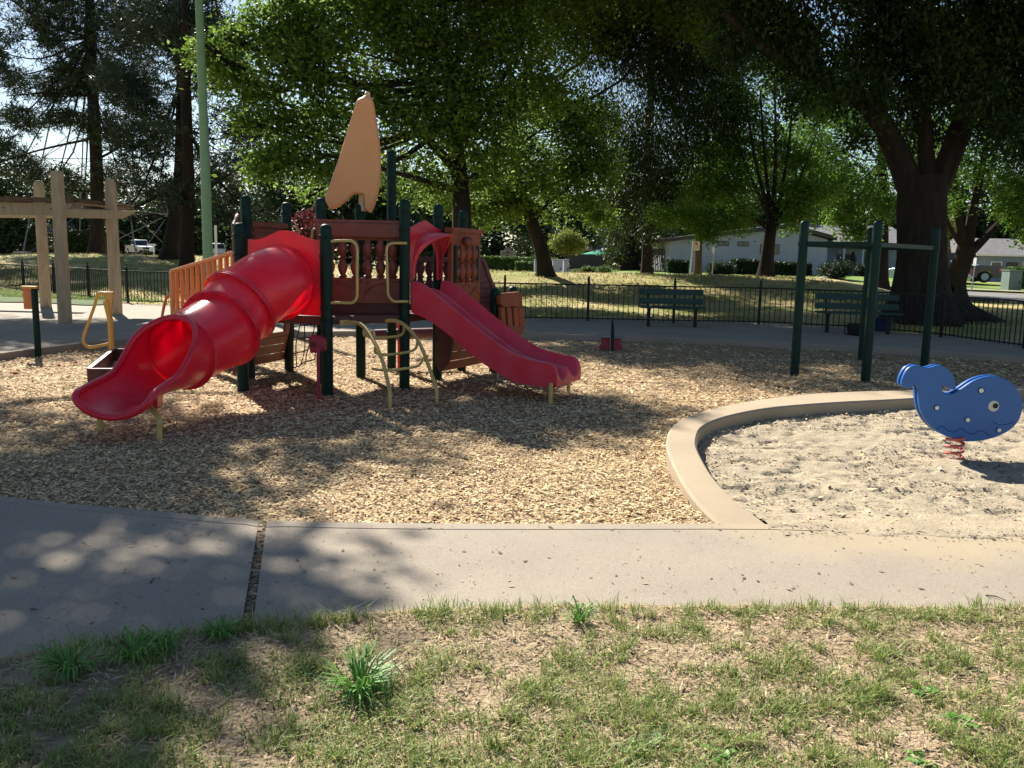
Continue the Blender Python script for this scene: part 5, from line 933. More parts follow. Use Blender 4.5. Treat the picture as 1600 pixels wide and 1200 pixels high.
# --- huge tree right
b = np.array([*G(1437, 512)[:2], -.05]); YB = 23.3; b = np.array([P(1437, 500, YB)[0], YB, .0])
def roots(mb):
    for dx, dy, L_ in ((-1.3, -.1, 1), (1.6, -.4, 1), (.5, -1.2, 1), (-.8, -.9, 1), (2.6, .3, 1)): mb.tube([b+[dx*.25, dy*.25, .75], b+[dx*.55, dy*.55, .28], b+[dx, dy, -.05]], [.33, .24, .08], 8)
tree('giant_tree', 'giant dark tree with massive forked trunk behind the right bench', b, [(b, .74), (P(1438, 460, YB), .62), (P(1440, 400, YB), .57), (P(1440, 330, YB), .60), (P(1442, 275, YB), .60)],
    [([P(1425, 300, YB), P(1402, 240, YB), P(1375, 190, YB-.3), P(1330, 145, YB-.6), P(1270, 115, YB-1)], .36, .18), ([P(1375, 190, YB-.3), P(1372, 120, YB), P(1380, 20, YB), P(1380, -120, YB)], .22, .12), ([P(1460, 300, YB), P(1490, 230, YB), P(1515, 150, YB+.2), P(1530, 50, YB+.4), P(1530, -100, YB+.5)], .34, .18), ([P(1500, 200, YB), P(1545, 130, YB), P(1600, 60, YB)], .2, .1), ([P(1450, 280, YB), P(1445, 200, YB), P(1450, 80, YB)], .25, .1), ([P(1270, 115, YB-1), P(1200, 80, YB-1.5), P(1130, 20, YB-2)], .2, .08)],
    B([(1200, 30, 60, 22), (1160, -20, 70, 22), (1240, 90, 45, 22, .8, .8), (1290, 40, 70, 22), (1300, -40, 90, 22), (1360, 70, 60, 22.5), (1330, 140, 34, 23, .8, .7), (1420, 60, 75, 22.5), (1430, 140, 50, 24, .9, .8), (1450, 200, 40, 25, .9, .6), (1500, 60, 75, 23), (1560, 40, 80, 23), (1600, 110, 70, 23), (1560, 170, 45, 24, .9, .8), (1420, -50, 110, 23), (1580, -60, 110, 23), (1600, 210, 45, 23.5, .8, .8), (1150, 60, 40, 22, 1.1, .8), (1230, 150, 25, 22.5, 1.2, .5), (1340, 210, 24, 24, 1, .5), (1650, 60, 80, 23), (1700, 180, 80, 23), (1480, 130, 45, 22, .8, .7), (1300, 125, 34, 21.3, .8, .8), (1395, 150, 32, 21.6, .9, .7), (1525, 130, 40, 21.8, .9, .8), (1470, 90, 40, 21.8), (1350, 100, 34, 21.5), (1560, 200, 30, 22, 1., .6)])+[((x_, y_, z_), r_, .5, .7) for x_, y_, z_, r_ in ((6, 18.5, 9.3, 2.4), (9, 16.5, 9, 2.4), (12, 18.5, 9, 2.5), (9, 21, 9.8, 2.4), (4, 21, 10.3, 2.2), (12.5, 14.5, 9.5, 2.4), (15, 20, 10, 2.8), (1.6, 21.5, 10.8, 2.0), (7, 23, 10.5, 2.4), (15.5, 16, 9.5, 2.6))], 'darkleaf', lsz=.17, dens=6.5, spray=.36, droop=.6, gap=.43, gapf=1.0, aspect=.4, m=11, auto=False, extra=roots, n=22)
# --- forked tree right of the giant
b = base_at(1490, 36.0); Y7 = 36.
tree('forked_tree', 'forked street-side tree at right, in front of the dark pickup', b, [(b, .50), (P(1492, 440, Y7), .38), (P(1505, 405, Y7), .36), (P(1512, 385, Y7), .38)],
    [([P(1508, 390, Y7), P(1498, 340, Y7), P(1490, 280, Y7), P(1492, 200, Y7)], .22, .08), ([P(1512, 390, Y7), P(1520, 330, Y7), P(1535, 260, Y7), P(1550, 170, Y7)], .24, .08), ([P(1518, 392, Y7), P(1545, 365, Y7), P(1575, 330, Y7), P(1610, 270, Y7)], .2, .07), ([P(1500, 380, Y7), P(1482, 350, Y7), P(1475, 310, Y7)], .12, .04)],
    B([(1500, 260, 45, 35.5, .9, .7), (1550, 250, 55, 35.5, .9, .8), (1595, 290, 45, 35, .8, .9), (1590, 330, 34, 35, .7, .9), (1560, 330, 20, 35, .6, .5), (1610, 370, 24, 35, .8, .8), (1480, 200, 50, 36), (1540, 170, 60, 36), (1610, 200, 60, 36), (1630, 300, 50, 36), (1480, 320, 24, 35, .8, .5)]), 'pearleaf', lsz=.15, dens=5.5, spray=.36, gap=.46, gapf=.9, m=11, auto=False)
# tree between the ladder and the giant (leaves over the roof)
b = base_at(1380, 44); tree('shade_tree', 'leafy tree overhanging the grey roof between the ladder posts', b, [(b, .3), (P(1380, 350, 44), .25), (P(1378, 250, 44), .2), (P(1370, 120, 44), .12)], [],
    B([(1320, 330, 40, 42, .8), (1345, 365, 26, 41.5, .6), (1300, 290, 35, 42), (1290, 230, 50, 43), (1360, 270, 55, 43), (1350, 190, 50, 44), (1300, 170, 40, 44), (1390, 320, 35, 42, .8), (1260, 200, 40, 43, .9, .7), (1420, 230, 50, 44)]), 'pearleaf', lsz=.18, dens=5., spray=.42, gap=.43, gapf=.7, m=11)
# --- tree standing left, out of the frame: it shades the near path
b = np.array([-15.2, 16.8, -.1]); bl = []
for x_, y_, z_, r_ in ((-13.6, 17.6, 10.2, 2.6), (-11.4, 16.2, 10.2, 2.0), (-9.4, 16.4, 9.8, 1.7), (-15.5, 14.5, 10, 2.6), (-12.6, 13.2, 9.3, 2.2), (-10.6, 13.6, 9.0, 1.5), (-8.8, 15.0, 10.4, 1.3), (-8.2, 14.0, 9.9, 1.0), (-7.7, 15.0, 10.1, .7), (-15.2, 19.8, 10.6, 2.6), (-18, 16, 10, 2.8), (-13.3, 19.9, 10.8, 1.9), (-11.3, 17.8, 10.6, 1.5), (-11.5, 20.6, 11.5, 1.4), (-14, 16, 12.4, 2.4), (-9.2, 12.4, 8.8, 1.1), (-9.8, 17.2, 10.0, 1.4), (-7.8, 18.9, 10.3, 1.0), (-6.2, 21.8, 11.5, 1.0), (-7.2, 21.3, 11.4, .9), (-10.4, 15.2, 9.8, 1.6), (-12.4, 11.0, 8.8, 1.7)): bl.append(((x_, y_, z_), r_, .6, 1.))
tree('shade_tree', 'large tree left of the playground that shades the near path', b, [(b, .4), (b+[.1, 0, 3], .34), (b+[.4, -.1, 6.5], .28), (b+[.9, 0, 10], .18)], [], bl, 'oakleaf', lsz=.20, dens=6., spray=.5, gap=.475, gapf=.62, m=10)
b = np.array([-19.5, 27.5, -.1]); tree('shade_tree', 'second tree left of the frame that shades the plaza by the pergola', b, [(b, .35), (b+[.2, 0, 5], .28), (b+[1, 0, 10], .18)], [], [((x_, y_, z_), r_, .6, 1.) for x_, y_, z_, r_ in ((-15, 27.5, 11.6, 1.9), (-17, 26, 11.4, 2.2), (-13.0, 27.2, 12.2, 1.7), (-18.5, 29, 12, 2.4), (-16, 29.5, 12.6, 2.0), (-20.5, 26.5, 12, 2.4), (-14.4, 25.2, 11.2, 1.3))], 'oakleaf', lsz=.20, dens=5.5, spray=.5, gap=.45, gapf=.5, m=10)
# --- trees behind the street
def fartree(px, Y, hpx, wpx, lab, mt_='farleaf', lo=0., name='background_tree', grp='trees beyond the street', dn=1.):
    b = base_at(px, Y); b[2] = float(zg(b[0], b[1])); hor = 398+.0203*(px-800); top = hor-hpx; bl = []; k = 9
    for i in range(k):
        f = rnd.uniform(.12+lo, .92); r_ = wpx*rnd.uniform(.30, .46)*(1-.35*f); bl.append((px+rnd.uniform(-.55, .55)*wpx*(1-.4*f), hor-12-(hpx-20)*f, r_, Y+rnd.uniform(-2, 2), .85, dn))
    bl.append((px, hor-hpx*.45, wpx*.42, Y, .9, dn)); bl.append((px-wpx*.3, hor-6, wpx*.30, Y, .8, dn)); bl.append((px+wpx*.3, hor-8, wpx*.30, Y, .8, dn)); h_ = hpx*Y/FPX
    return tree(name, lab, b, [(b, .2+.006*Y), (b+[0, 0, h_*.5], .16+.003*Y), (b+[0, 0, h_*.9], .08)], [], B(bl), mt_, lsz=.0085*Y**.9, dens=3.2, spray=.011*Y, gap=.40, gapf=.35, m=10, group=grp, auto=False, n=8)
FT = [(-50, 118, 100, 110, 'far tree at the left margin'), (45, 140, 85, 100, 'far tree between the tower legs'), (130, 138, 100, 110, 'far tree right of the lattice tower'), (255, 135, 105, 110, 'tallest far tree between the white pickup and the paired pines'), (10, 112, 120, 110, 'far tree at the left edge behind the lattice tower feet'), (80, 125, 90, 110, 'far tree behind the pergola beam'), (215, 120, 75, 90, 'far tree behind the white pickup'), (300, 118, 110, 110, 'far tree behind the paired pine trunks'), (385, 112, 120, 100, 'far tree over the white van and dark shed'), (460, 96, 170, 120, 'far tree behind the left posts of the climber'), (545, 100, 190, 120, 'far tree behind the baluster panel'), (630, 96, 200, 130, 'far tree behind the slide hood'), (700, 90, 120, 110, 'dark far tree behind the bow of the climber'), (775, 92, 140, 110, 'dark far tree behind the stone park sign'), (850, 98, 150, 110, 'dark far tree behind the leaning trunk'), (930, 104, 150, 100, 'far tree above the green umbrella'), (985, 70, 105, 80, 'far tree beside the white house, above the board fence'), (1080, 84, 150, 120, 'far tree rising over the left end of the white house'), (1180, 86, 170, 130, 'far tree rising over the middle of the white house'), (1290, 88, 150, 120, 'far tree rising over the grey roof'), (1400, 90, 170, 120, 'far tree behind the giant trunk'), (1490, 92, 150, 110, 'far tree above the silver car'), (1580, 90, 140, 110, 'far tree above the blue-grey house at the right edge'), (1665, 84, 150, 110, 'far tree just past the right edge')]
for px, Y, h_, w_, l in FT: fartree(px, Y, h_, w_, l)
fartree(478, 60, 62, 50, 'plum tree with reddish leaves behind the climber', 'redleaf', grp=None, name='plum_tree'); 
# small round tree and bushes beyond the street
def shrub(px, Y, rpx, lab, mt_='hedge', hz=None, name='bush', grp=None, flat=.8, lsz=.10):
    b = base_at(px, Y); b[2] = float(zg(b[0], Y)); r_ = rpx*Y/FPX; t = thing(name, b, lab, 'bush', grp); bl = [((b[0]+rnd.uniform(-.5, .5)*r_, b[1]+rnd.uniform(-.3, .3)*r_, b[2]+r_*flat*rnd.uniform(.35, .9)), r_*rnd.uniform(.5, .65), flat) for _ in range(6)]
    V = crown(bl, lsz, 5, spray=.2, gap=.2, m=9); quads('foliage', V, M[mt_], t, origin=b); mb = MB()
    for k in range(4): a = k*1.6; mb.tube([b+[0, 0, -.05], b+[r_*.4*math.cos(a), r_*.4*math.sin(a), r_*flat*.8]], [.04, .015], 6)
    mb.build('stems', M['bark2'], t, True, world=True); return t
b = base_at(885, 75); tree('small_round_tree', 'small bright rounded tree behind the pale utility cabinets', b, [(b, .14), (b+[.02, 0, 1.2], .11), (b+[0, 0, 1.9], .09)], [([b+[0, 0, 1.3], b+[-.8, 0, 2.3]], .07, .03), ([b+[0, 0, 1.3], b+[.8, 0, 2.4]], .07, .03)], B([(873, 380, 17, 75), (885, 370, 15, 75), (898, 379, 17, 75), (886, 386, 14, 74.6), (908, 384, 12, 75)]), 'yelleaf', 'bark2', lsz=.17, dens=5, spray=.28, gap=.35, m=9, auto=False)
for px, Y, r_, l, m_ in ((899, 66, 8, 'small dark bush at the left of the orange mulch', 'hedge'), (912, 68, 12, 'bright bush behind the orange mulch', 'hedge'), (930, 68, 9, 'small bush right of the brightest bush on the mulch', 'hedge'), (945, 64, 13, 'round grey-green bush at the right end of the mulch', 'hedge'), (830, 66, 12, 'round bush left of the pale utility cabinets', 'hedge'), (1125, 60, 22, 'dark shrub against the white wall, behind the short sign post', 'darkhedge'), (1305, 58, 27, 'large dark green bush at the corner of the white house', 'darkhedge'), (1473, 50, 10, 'yellow spiky plant at the foot of the thin street tree', 'yelleaf'), (1357, 62, 20, 'dark bush under the grey porch roof', 'darkhedge')): shrub(px, Y, r_, l, m_)
# far-off wood that closes the view between the counted trees
n_ = 60000; xw = rng.uniform(-150, 150, n_); yw = 150+.12*np.abs(xw)*0+rng.uniform(0, 14, n_); hw = 6.5+4.5*fbm(xw*.09, xw*0+3.3, 91, 4); zw = hw*rng.uniform(-.05, 1, n_)**.8; kk = fbm(xw*.25, zw*.35, 93, 3) > .33
pw = np.stack([xw, yw, zw], 1)[kk]; tag(quads('far_wood', leafquads(pw, unit(rng.normal(size=pw.shape)), 1.15, .75), M['farleaf']), 'dark far-off wood on the horizon behind all the trees', 'woodland', kind='stuff')
def hedge(x0, x1, Y, ytop, ybot, lab, mt_='hedge', dpt=1.2, kind=None):
    a = P(x0, ybot, Y); b = P(x1, ybot, Y); zt_ = P((x0+x1)/2, ytop, Y)[2]; zb_ = float(zg((a[0]+b[0])/2, Y)); L_ = b[0]-a[0]; H_ = zt_-zb_; n_ = int(min(9000, 900*(L_*H_+L_*dpt))); t = thing('hedge', (a[0], Y, zb_), lab, 'hedge')
    p = rng.uniform(0, 1, (n_, 3))*[L_, dpt, H_]; f = rng.integers(0, 3, n_); k = f == 0; p[k, 1] = rng.normal(0, .05, k.sum()); k = f == 1; p[k, 2] = H_+rng.normal(0, .06, k.sum()); p[:, 2] += .12*(fbm(p[:, 0]*1.3, p[:, 1], 7)-.5); p += [a[0], Y, zb_]
    q_ = leafquads(p, unit(rng.normal(size=(n_, 3))), .16, .11); quads('foliage', q_, M[mt_], t, origin=(a[0], Y, zb_)); mb = MB()
    for k in range(max(2, int(L_))): x_ = a[0]+L_*(k+.5)/max(2, int(L_)); mb.tube([(x_, Y+dpt/2, zb_-.05), (x_, Y+dpt/2, zb_+H_*.8)], .03, 5)
    mb.box((a[0]+L_/2, Y+dpt/2, zb_+H_*.47), (L_*.95, dpt*.8, H_*.85)).build('stems', M['darkhedge'], t, world=True)
hedge(735, 779, 74, 402, 412, 'clipped hedge left of the stone park sign'); hedge(779, 870, 74, 404, 416, 'long clipped hedge running in front of the stone park sign'); hedge(805, 836, 64, 411, 423, 'lower hedge left of the utility cabinets')
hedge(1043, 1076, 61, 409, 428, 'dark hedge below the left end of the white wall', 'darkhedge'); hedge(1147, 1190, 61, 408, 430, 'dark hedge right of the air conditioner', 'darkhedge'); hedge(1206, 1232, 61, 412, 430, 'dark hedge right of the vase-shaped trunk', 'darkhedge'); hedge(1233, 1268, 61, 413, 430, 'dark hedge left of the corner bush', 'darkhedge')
hedge(85, 150, 62, 362, 396, 'tall dark hedge behind the pergola', 'darkhedge', 3); hedge(1586, 1650, 50, 421, 436, 'trimmed green hedge at the right edge behind the box')
shrub(1008, 52, 5, 'tiny shrub beside the leaning board fence', 'hedge')
# ================================================================ STREET, LAWNS, HOUSES, VEHICLES
def drape(name, left, right, m_, dzz=.03, n=60, k=10):
    l = resamp(catmull([(*p, 0) for p in left], 8), np.linspace(0, 1, n)); r = resamp(catmull([(*p, 0) for p in right], 8), np.linspace(0, 1, n)); rows = []
    for t in np.linspace(0, 1, k): q = l+(r-l)*t; rows.append([(a, b, float(zg(a, b))+.03+dzz) for a, b in q])
    return tag(MB().grid(rows).build(name, m_), kind='structure')
rl = [(34, 12), (27.5, 22), (21.2, 31.5), (18.6, 37), (13.5, 43), (5, 50), (-5, 57), (-20, 68), (-45, 86), (-90, 112)]; rr_ = [(44, 14), (36, 25), (29.5, 35), (25.5, 42.5), (18, 50.5), (9, 57), (-1, 64.5), (-15, 75), (-41, 94), (-86, 121)]
drape('road', rl, rr_, M['asphalt'], .05)
drape('pavement', [(a+.1, b+.1) for a, b in rr_], [(a+.8, b+1.4) for a, b in rr_], M['plaza'], .16)
drape('lawn', [(29.5, 37.5), (26.6, 44.0), (19.0, 52.2), (10, 58.7), (4, 62.8)], [(46, 52), (40, 60), (30, 72), (20, 76), (9, 76)], M['lawn'], .09)
drape('lawn', [(0, 66.2), (-14, 77), (-28, 87)], [(6, 82), (-8, 88), (-20, 98)], M['lawn'], .09)
drape('driveway', [(26.8, 41.8), (30, 46), (35, 54), (38, 60)], [(31.3, 35.6), (36, 42), (41, 50), (45, 56)], M['plaza'], .20)
c = onground(907, 66); drape('mulch_bed', [(c[0]-2.3, 60.8), (c[0]-2.0, 66), (c[0]-1.6, 71)], [(c[0]+1.8, 60.0), (c[0]+2.0, 65), (c[0]+1.8, 70)], M['yardmulch'], .13, 20, 6)
# white house behind the ladder
HZ = .40; HY = 66.
def hx(px, py=400): return P(px, py, HY)[0]
def hzv(px, py): return P(px, py, HY)[2]
t = thing('white_house', (hx(1180), HY, HZ), 'white single-storey house with low gable and grey roof beyond the mound', 'house')
x0, xp, x1 = hx(1047), hx(1228), hx(1292); ze = hzv(1048, 377); zp = hzv(1228, 357); ze1 = hzv(1292, 374); g0 = HZ-.1
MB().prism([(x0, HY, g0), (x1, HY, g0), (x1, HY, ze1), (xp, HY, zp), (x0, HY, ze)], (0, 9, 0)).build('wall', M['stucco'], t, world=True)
MB().prism([(x0-.6, HY-.5, ze-.08), (xp, HY-.5, zp+.06), (x1+.5, HY-.5, ze1-.06), (x1+.5, HY-.5, ze1+.16), (xp, HY-.5, zp+.30), (x0-.6, HY-.5, ze+.14)], (0, 10, 0)).build('roof', M['trim'], t, world=True)
MB().prism([(x0-.65, HY-.55, ze+.145), (xp, HY-.55, zp+.305), (x1+.55, HY-.55, ze1+.165), (x1+.55, HY-.55, ze1+.20), (xp, HY-.55, zp+.36), (x0-.65, HY-.55, ze+.19)], (0, 10.1, 0)).build('roof_edge', M['roof'], t, world=True)
for a, b2, c_, d_ in ((1120, 1138, 376.5, 384), (1151, 1169, 377, 384.5), (1187, 1217, 381, 397)):
    f = MB().prism([(hx(a), HY-.04, hzv(a, d_)), (hx(b2), HY-.04, hzv(a, d_)), (hx(b2), HY-.04, hzv(a, c_)), (hx(a), HY-.04, hzv(a, c_))], (0, .1, 0)).build('window', M['trim'], t, world=True)
    mid = (a+b2)/2
    for q0, q1 in ((a+.8, mid-.4), (mid+.4, b2-.8)): MB().prism([(hx(q0), HY-.05, hzv(a, d_-.9)), (hx(q1), HY-.05, hzv(a, d_-.9)), (hx(q1), HY-.05, hzv(a, c_+.9)), (hx(q0), HY-.05, hzv(a, c_+.9))], (0, .02, 0)).build('pane', M['glass'], f, world=True)
# right wing with its roof slope facing the street
xa, xb = x1+.1, hx(1420); MB().prism([(xa, HY+1.5, g0), (xb, HY+1.5, g0), (xb, HY+1.5, 3.0), (xa, HY+1.5, 3.0)], (0, 7, 0)).build('wing_wall', M['bluehouse'], t, world=True)
zr = P(1270, 351, HY+5)[2]; ze2 = P(1300, 381, HY+.2)[2]
MB().add([(hx(1243), HY+4.8, zr), (hx(1430), HY+4.8, zr), (hx(1440), HY+.2, ze2), (x1-1.0, HY+.2, ze2), (hx(1243), HY+4.8, zr-.15), (hx(1430), HY+4.8, zr-.15), (hx(1440), HY+.2, ze2-.15), (x1-1.0, HY+.2, ze2-.15)], [(0, 1, 2, 3), (7, 6, 5, 4), (3, 2, 6, 7), (0, 3, 7, 4), (1, 0, 4, 5), (2, 1, 5, 6)]).build('wing_roof', M['roof'], t, world=True)
MB().box((hx(1290), HY+5.6, zr+.3), (1.0, .8, .9)).build('chimney', M['brick'], t, world=True)
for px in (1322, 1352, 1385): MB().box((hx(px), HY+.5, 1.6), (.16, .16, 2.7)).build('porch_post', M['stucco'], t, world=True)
MB().box((hx(1335), HY+1.47, 1.7), (1.5, .06, 1.3)).build('window', M['glass'], t, world=True); MB().box((hx(1372), HY+1.47, 1.45), (1., .06, 2.1)).build('door', M['trim'], t, world=True)
# air conditioner
c = P(1140, 423, 62); t = thing('air_conditioner', (c[0], 62, float(zg(c[0], 62))), 'grey air conditioner unit on the ground against the white wall', 'air conditioner'); z0 = float(zg(c[0], 62))
MB().box((c[0], 62, z0+.4), (.8, .8, .8)).build('casing', M['cabinet'], t, world=True, bevel=.03)
m = MB()
for i in range(7): m.box((c[0], 61.59, z0+.12+.09*i), (.7, .02, .035))
m.build('grille', M['trim'], t, world=True)
# board fence, blue-grey house and umbrella in the middle distance
c0 = P(958, 420, 72); c1 = P(1044, 420, 68); t = thing('board_fence', (c0[0], 72, .3), 'weathered grey board fence left of the white house', 'fence'); z0 = .2; n_ = 34
m = MB()
for i in range(n_): f = (i+.5)/n_; x_ = c0[0]+(c1[0]-c0[0])*f; y_ = 72-4*f; m.box((x_, y_, z0+1.05), ((c1[0]-c0[0])/n_*.95, .03, 2.1+.03*math.sin(i*5)), rz=-.75 if False else math.atan2(-4, c1[0]-c0[0]))
m.build('boards', M['woodfence'], t, world=True); 
for f in (0, .33, .66, 1): MB().box((c0[0]+(c1[0]-c0[0])*f, 72.1-4*f, z0+1.1), (.1, .1, 2.2)).build('fence_post', M['woodfence'], t, world=True)
c0 = P(893, 400, 92); c1 = P(960, 400, 92); t = thing('far_fence', (c0[0], 92, .1), 'low brown board fence behind the mulch bushes', 'fence'); MB().box(((c0[0]+c1[0])/2, 92, .95), (c1[0]-c0[0], .06, 1.7)).build('boards', M['woodfence'], t, world=True)
for f in (0, .5, 1): MB().box((c0[0]+(c1[0]-c0[0])*f, 92.1, 1.), (.12, .12, 1.9)).build('fence_post', M['woodfence'], t, world=True)
def smallhouse(px0, px1, Y, yw, yp, lab, wallm, depth=8, rz=0):
    a = P(px0, 400, Y); b = P(px1, 400, Y); z0 = float(zg(a[0], Y)); zw = P((px0+px1)/2, yw, Y)[2]; zp = P((px0+px1)/2, yp, Y)[2]; t = thing('house', ((a[0]+b[0])/2, Y, z0), lab, 'house')
    MB().box(((a[0]+b[0])/2, Y+depth/2, (z0+zw)/2), (b[0]-a[0], depth, zw-z0)).build('wall', M[wallm], t, world=True)
    r = MB().add([(a[0]-.5, Y-.6, zw-.1), (b[0]+.5, Y-.6, zw-.1), (b[0]+.2, Y+depth/2, zp), (a[0]-.2, Y+depth/2, zp), (a[0]-.5, Y+depth+.6, zw-.1), (b[0]+.5, Y+depth+.6, zw-.1)], [(0, 1, 2, 3), (3, 2, 5, 4), (0, 3, 4), (1, 5, 2), (0, 4, 5, 1)]).build('roof', M['roof'], t, world=True)
    MB().bar((a[0]-.55, Y-.63, zw-.12), (b[0]+.55, Y-.63, zw-.12), .05, .16).build('gutter', M['white'], r, world=True)
    w_ = b[0]-a[0]
    for f in (.25, .7): wd = MB().box((a[0]+w_*f, Y-.03, z0+(zw-z0)*.55), (w_*.16, .08, (zw-z0)*.35)).build('window', M['white'], t, world=True); MB().box((a[0]+w_*f, Y-.06, z0+(zw-z0)*.55), (w_*.13, .06, (zw-z0)*.29)).build('pane', M['glass'], wd, world=True)
    MB().box((a[0]+w_*.48, Y-.03, z0+(zw-z0)*.36), (.95, .08, (zw-z0)*.7)).build('door', M['trim'], t, world=True)
    return t, (a, b, zw, zp)
t, q_ = smallhouse(905, 942, 98, 389, 378, 'pale blue house with bright roof above the mulch bushes', 'bluehouse'); MB().box((P(928, 380, 100)[0], 101, q_[3]+.1), (.9, .8, 1.6)).build('chimney', M['brick'], t, world=True)
smallhouse(1530, 1640, 74, 397, 371, 'blue-grey house with grey roof behind the dark pickup', 'bluehouse')
smallhouse(345, 402, 120, 377, 362, 'dark low house with pale eaves beside the white van', 'trim')
smallhouse(18, 88, 118, 362, 345, 'dark brown house behind the lattice tower feet', 'brick')
c = P(934, 396, 84); t = thing('patio_umbrella', (c[0], 84, .12), 'green patio umbrella left of the grey board fence', 'umbrella'); zt_ = P(934, 391.5, 84)[2]
MB().lathe([(1.5, -.42), (1.52, -.36), (.8, -.14), (.03, .03)], (c[0], 84, zt_), 8).build('canopy', M['umbrella'], t, world=True); MB().tube([(c[0], 84, .1), (c[0], 84, zt_)], .03, 8).build('pole', M['trim'], t, world=True)
# park sign
Y = 77; t = thing('park_sign', (P(791, 400, Y)[0], Y, .1), 'pinkish stone park sign with rounded top behind the hedges', 'sign')
ol = [(782, 408), (782, 391.8), (788, 391.8), (789, 389.5), (791, 387.4), (793.5, 386.6), (796, 387.4), (798, 389.5), (799.2, 391.8), (806, 391.8), (806, 408)]
MB().prism([P(a, b, Y) for a, b in ol], (0, .35, 0)).build('slab', M['signstone'], t, world=True, bevel=.03)
MB().tube([P(793.5+2.6*math.cos(a), 391-2.3*math.sin(a), Y-.01) for a in np.linspace(.4, 5.9, 16)], .03, 6).build('emblem', M['trim'], t, world=True)
def text(s, px, py, Y, size, m_, parent, name='lettering'):
    cu = bpy.data.curves.new(name, 'FONT'); cu.body = s; cu.size = size; cu.extrude = .01; cu.align_x = 'CENTER'; cu.align_y = 'CENTER'; o = bpy.data.objects.new(name, cu); COL.objects.link(o)
    dg = None; o.data.materials.append(m_); me = bpy.data.meshes.new_from_object(o); bpy.data.objects.remove(o); o = bpy.data.objects.new(name, me); COL.objects.link(o)
    o.parent = parent; p = Vector(P(px, py, Y)); o.matrix_basis = wmat(parent).inverted()@Matrix.Translation(p)@Matrix.Rotation(math.pi/2, 4, 'X'); return o
m = MB()
for i, x_ in enumerate((785.5, 786.8, 788.1, 789.4, 790.7, 792, 793.2)): m.prism([P(x_, 396.6, Y), P(x_+.8, 396.6, Y), P(x_+.8, 394.4+.3*(i % 2), Y), P(x_, 394.4+.4*(i % 3 == 0), Y)], (0, -.02, 0))
for i, x_ in enumerate((789.4, 790.5, 791.6, 792.7, 793.8, 794.9)): m.prism([P(x_, 400.2, Y), P(x_+.7, 400.2, Y), P(x_+.7, 398.8+.2*(i % 2), Y), P(x_, 398.8, Y)], (0, -.02, 0))
m.build('lettering', M['trim'], t, world=True); text('Oak', 797.6, 395.4, Y-.02, .22, M['trim'], t)
# posts and signs
def post(px, pyt, Y, r, lab, m_='steel', lean=0, name='sign_post', grp=None):
    x_, y_, z_ = onground(px, Y); zt_ = P(px, pyt, Y)[2]; t = thing(name, (x_, y_, z_), lab, 'post' if name != 'street_sign' else 'sign', grp); MB().tube([(x_, y_, z_-.1), (x_+lean, y_, zt_)], r, 10).build('post', M[m_], t, True, world=True); return t, x_+lean, zt_
post(796, 412, 40, .035, 'thin dark post on the mound below the stone sign', 'black')
t, x_, zt_ = post(1077, 376, 42, .04, 'tall pale post carrying a red and white notice, left of the slim trunk', 'cabinet', .12, 'street_sign')
s = MB().box((x_+.17, 41.95, zt_-.24), (.26, .02, .42)).build('plate', M['white'], t, world=True); MB().box((x_+.14, 41.935, zt_-.14), (.12, .01, .12)).build('red_symbol', M['signred'], s, world=True)
for k in range(3): MB().box((x_+.17, 41.935, zt_-.25-.055*k), (.18, .01, .018)).build('text_line', M['signred'], s, world=True)
t, x_, zt_ = post(1112, 388, 42, .028, 'shorter grey post with small white plate, right of the slim trunk', 'steel', .06, 'street_sign'); MB().box((x_-.05, 41.95, zt_-.08), (.12, .02, .28)).build('plate', M['white'], t, world=True)
t, x_, zt_ = post(1520, 412, 44, .03, 'grey sign post on the lawn in front of the dark pickup', 'steel', .06, 'street_sign'); MB().box((x_, 44, zt_+.1), (.05, .28, .40)).build('plate', M['cabinet'], t, world=True)
t, x_, zt_ = post(1471, 392, 62, .03, 'street post with red sign plate beside the silver car', 'steel', 0, 'street_sign'); 
MB().prism([(x_+.36*math.cos(a), 61.95, zt_+.36*math.sin(a)) for a in np.linspace(math.pi/8, 2*math.pi+math.pi/8, 9)[:-1]], (0, .02, 0)).build('plate', M['signred'], t, world=True)
post(339, 352, 70, .10, 'white flagpole-like post beside the white van', 'white'); t, x_, zt_ = post(242, 381, 96, .06, 'white signpost with two arms beside the white pickup', 'white', 0, 'street_sign'); MB().box((x_-.2, 95.9, zt_-.1), (1.0, .06, .18)).build('arm', M['white'], t, world=True); MB().box((x_-.15, 95.9, zt_-.6), (.6, .06, .45)).build('board', M['white'], t, world=True)
# slim pale trunk tree near the notice
b = base_at(1090, 45); tree('slim_tree', 'slim pale trunk tree between the two sign posts', b, [(b, .24), (P(1091, 400, 45), .19), (P(1092, 350, 45), .16), (P(1090, 260, 45), .1)], [([P(1092, 350, 45), P(1075, 372-20, 45), P(1060, 330, 45)], .07, .03)], B([(1080, 320, 40, 45, .8), (1120, 310, 40, 46), (1050, 300, 30, 45), (1100, 260, 50, 46)]), 'pearleaf', 'bark2', lsz=.17, dens=5, spray=.4, gap=.44, m=10, auto=False)
b = base_at(1482, 52); tree('slim_tree', 'thin street tree in front of the silver car', b, [(b, .14), (P(1482, 400, 52), .12), (P(1481, 370, 52), .1), (P(1479, 350, 52), .07)], [([P(1482, 395, 52), P(1474, 370, 52), P(1466, 355, 52)], .06, .03)], B([(1480, 350, 16, 52), (1470, 365, 11, 52), (1490, 360, 10, 52), (1478, 385, 6, 52)]), 'yelleaf', 'bark2', lsz=.16, dens=5, spray=.3, gap=.44, m=9, auto=False)
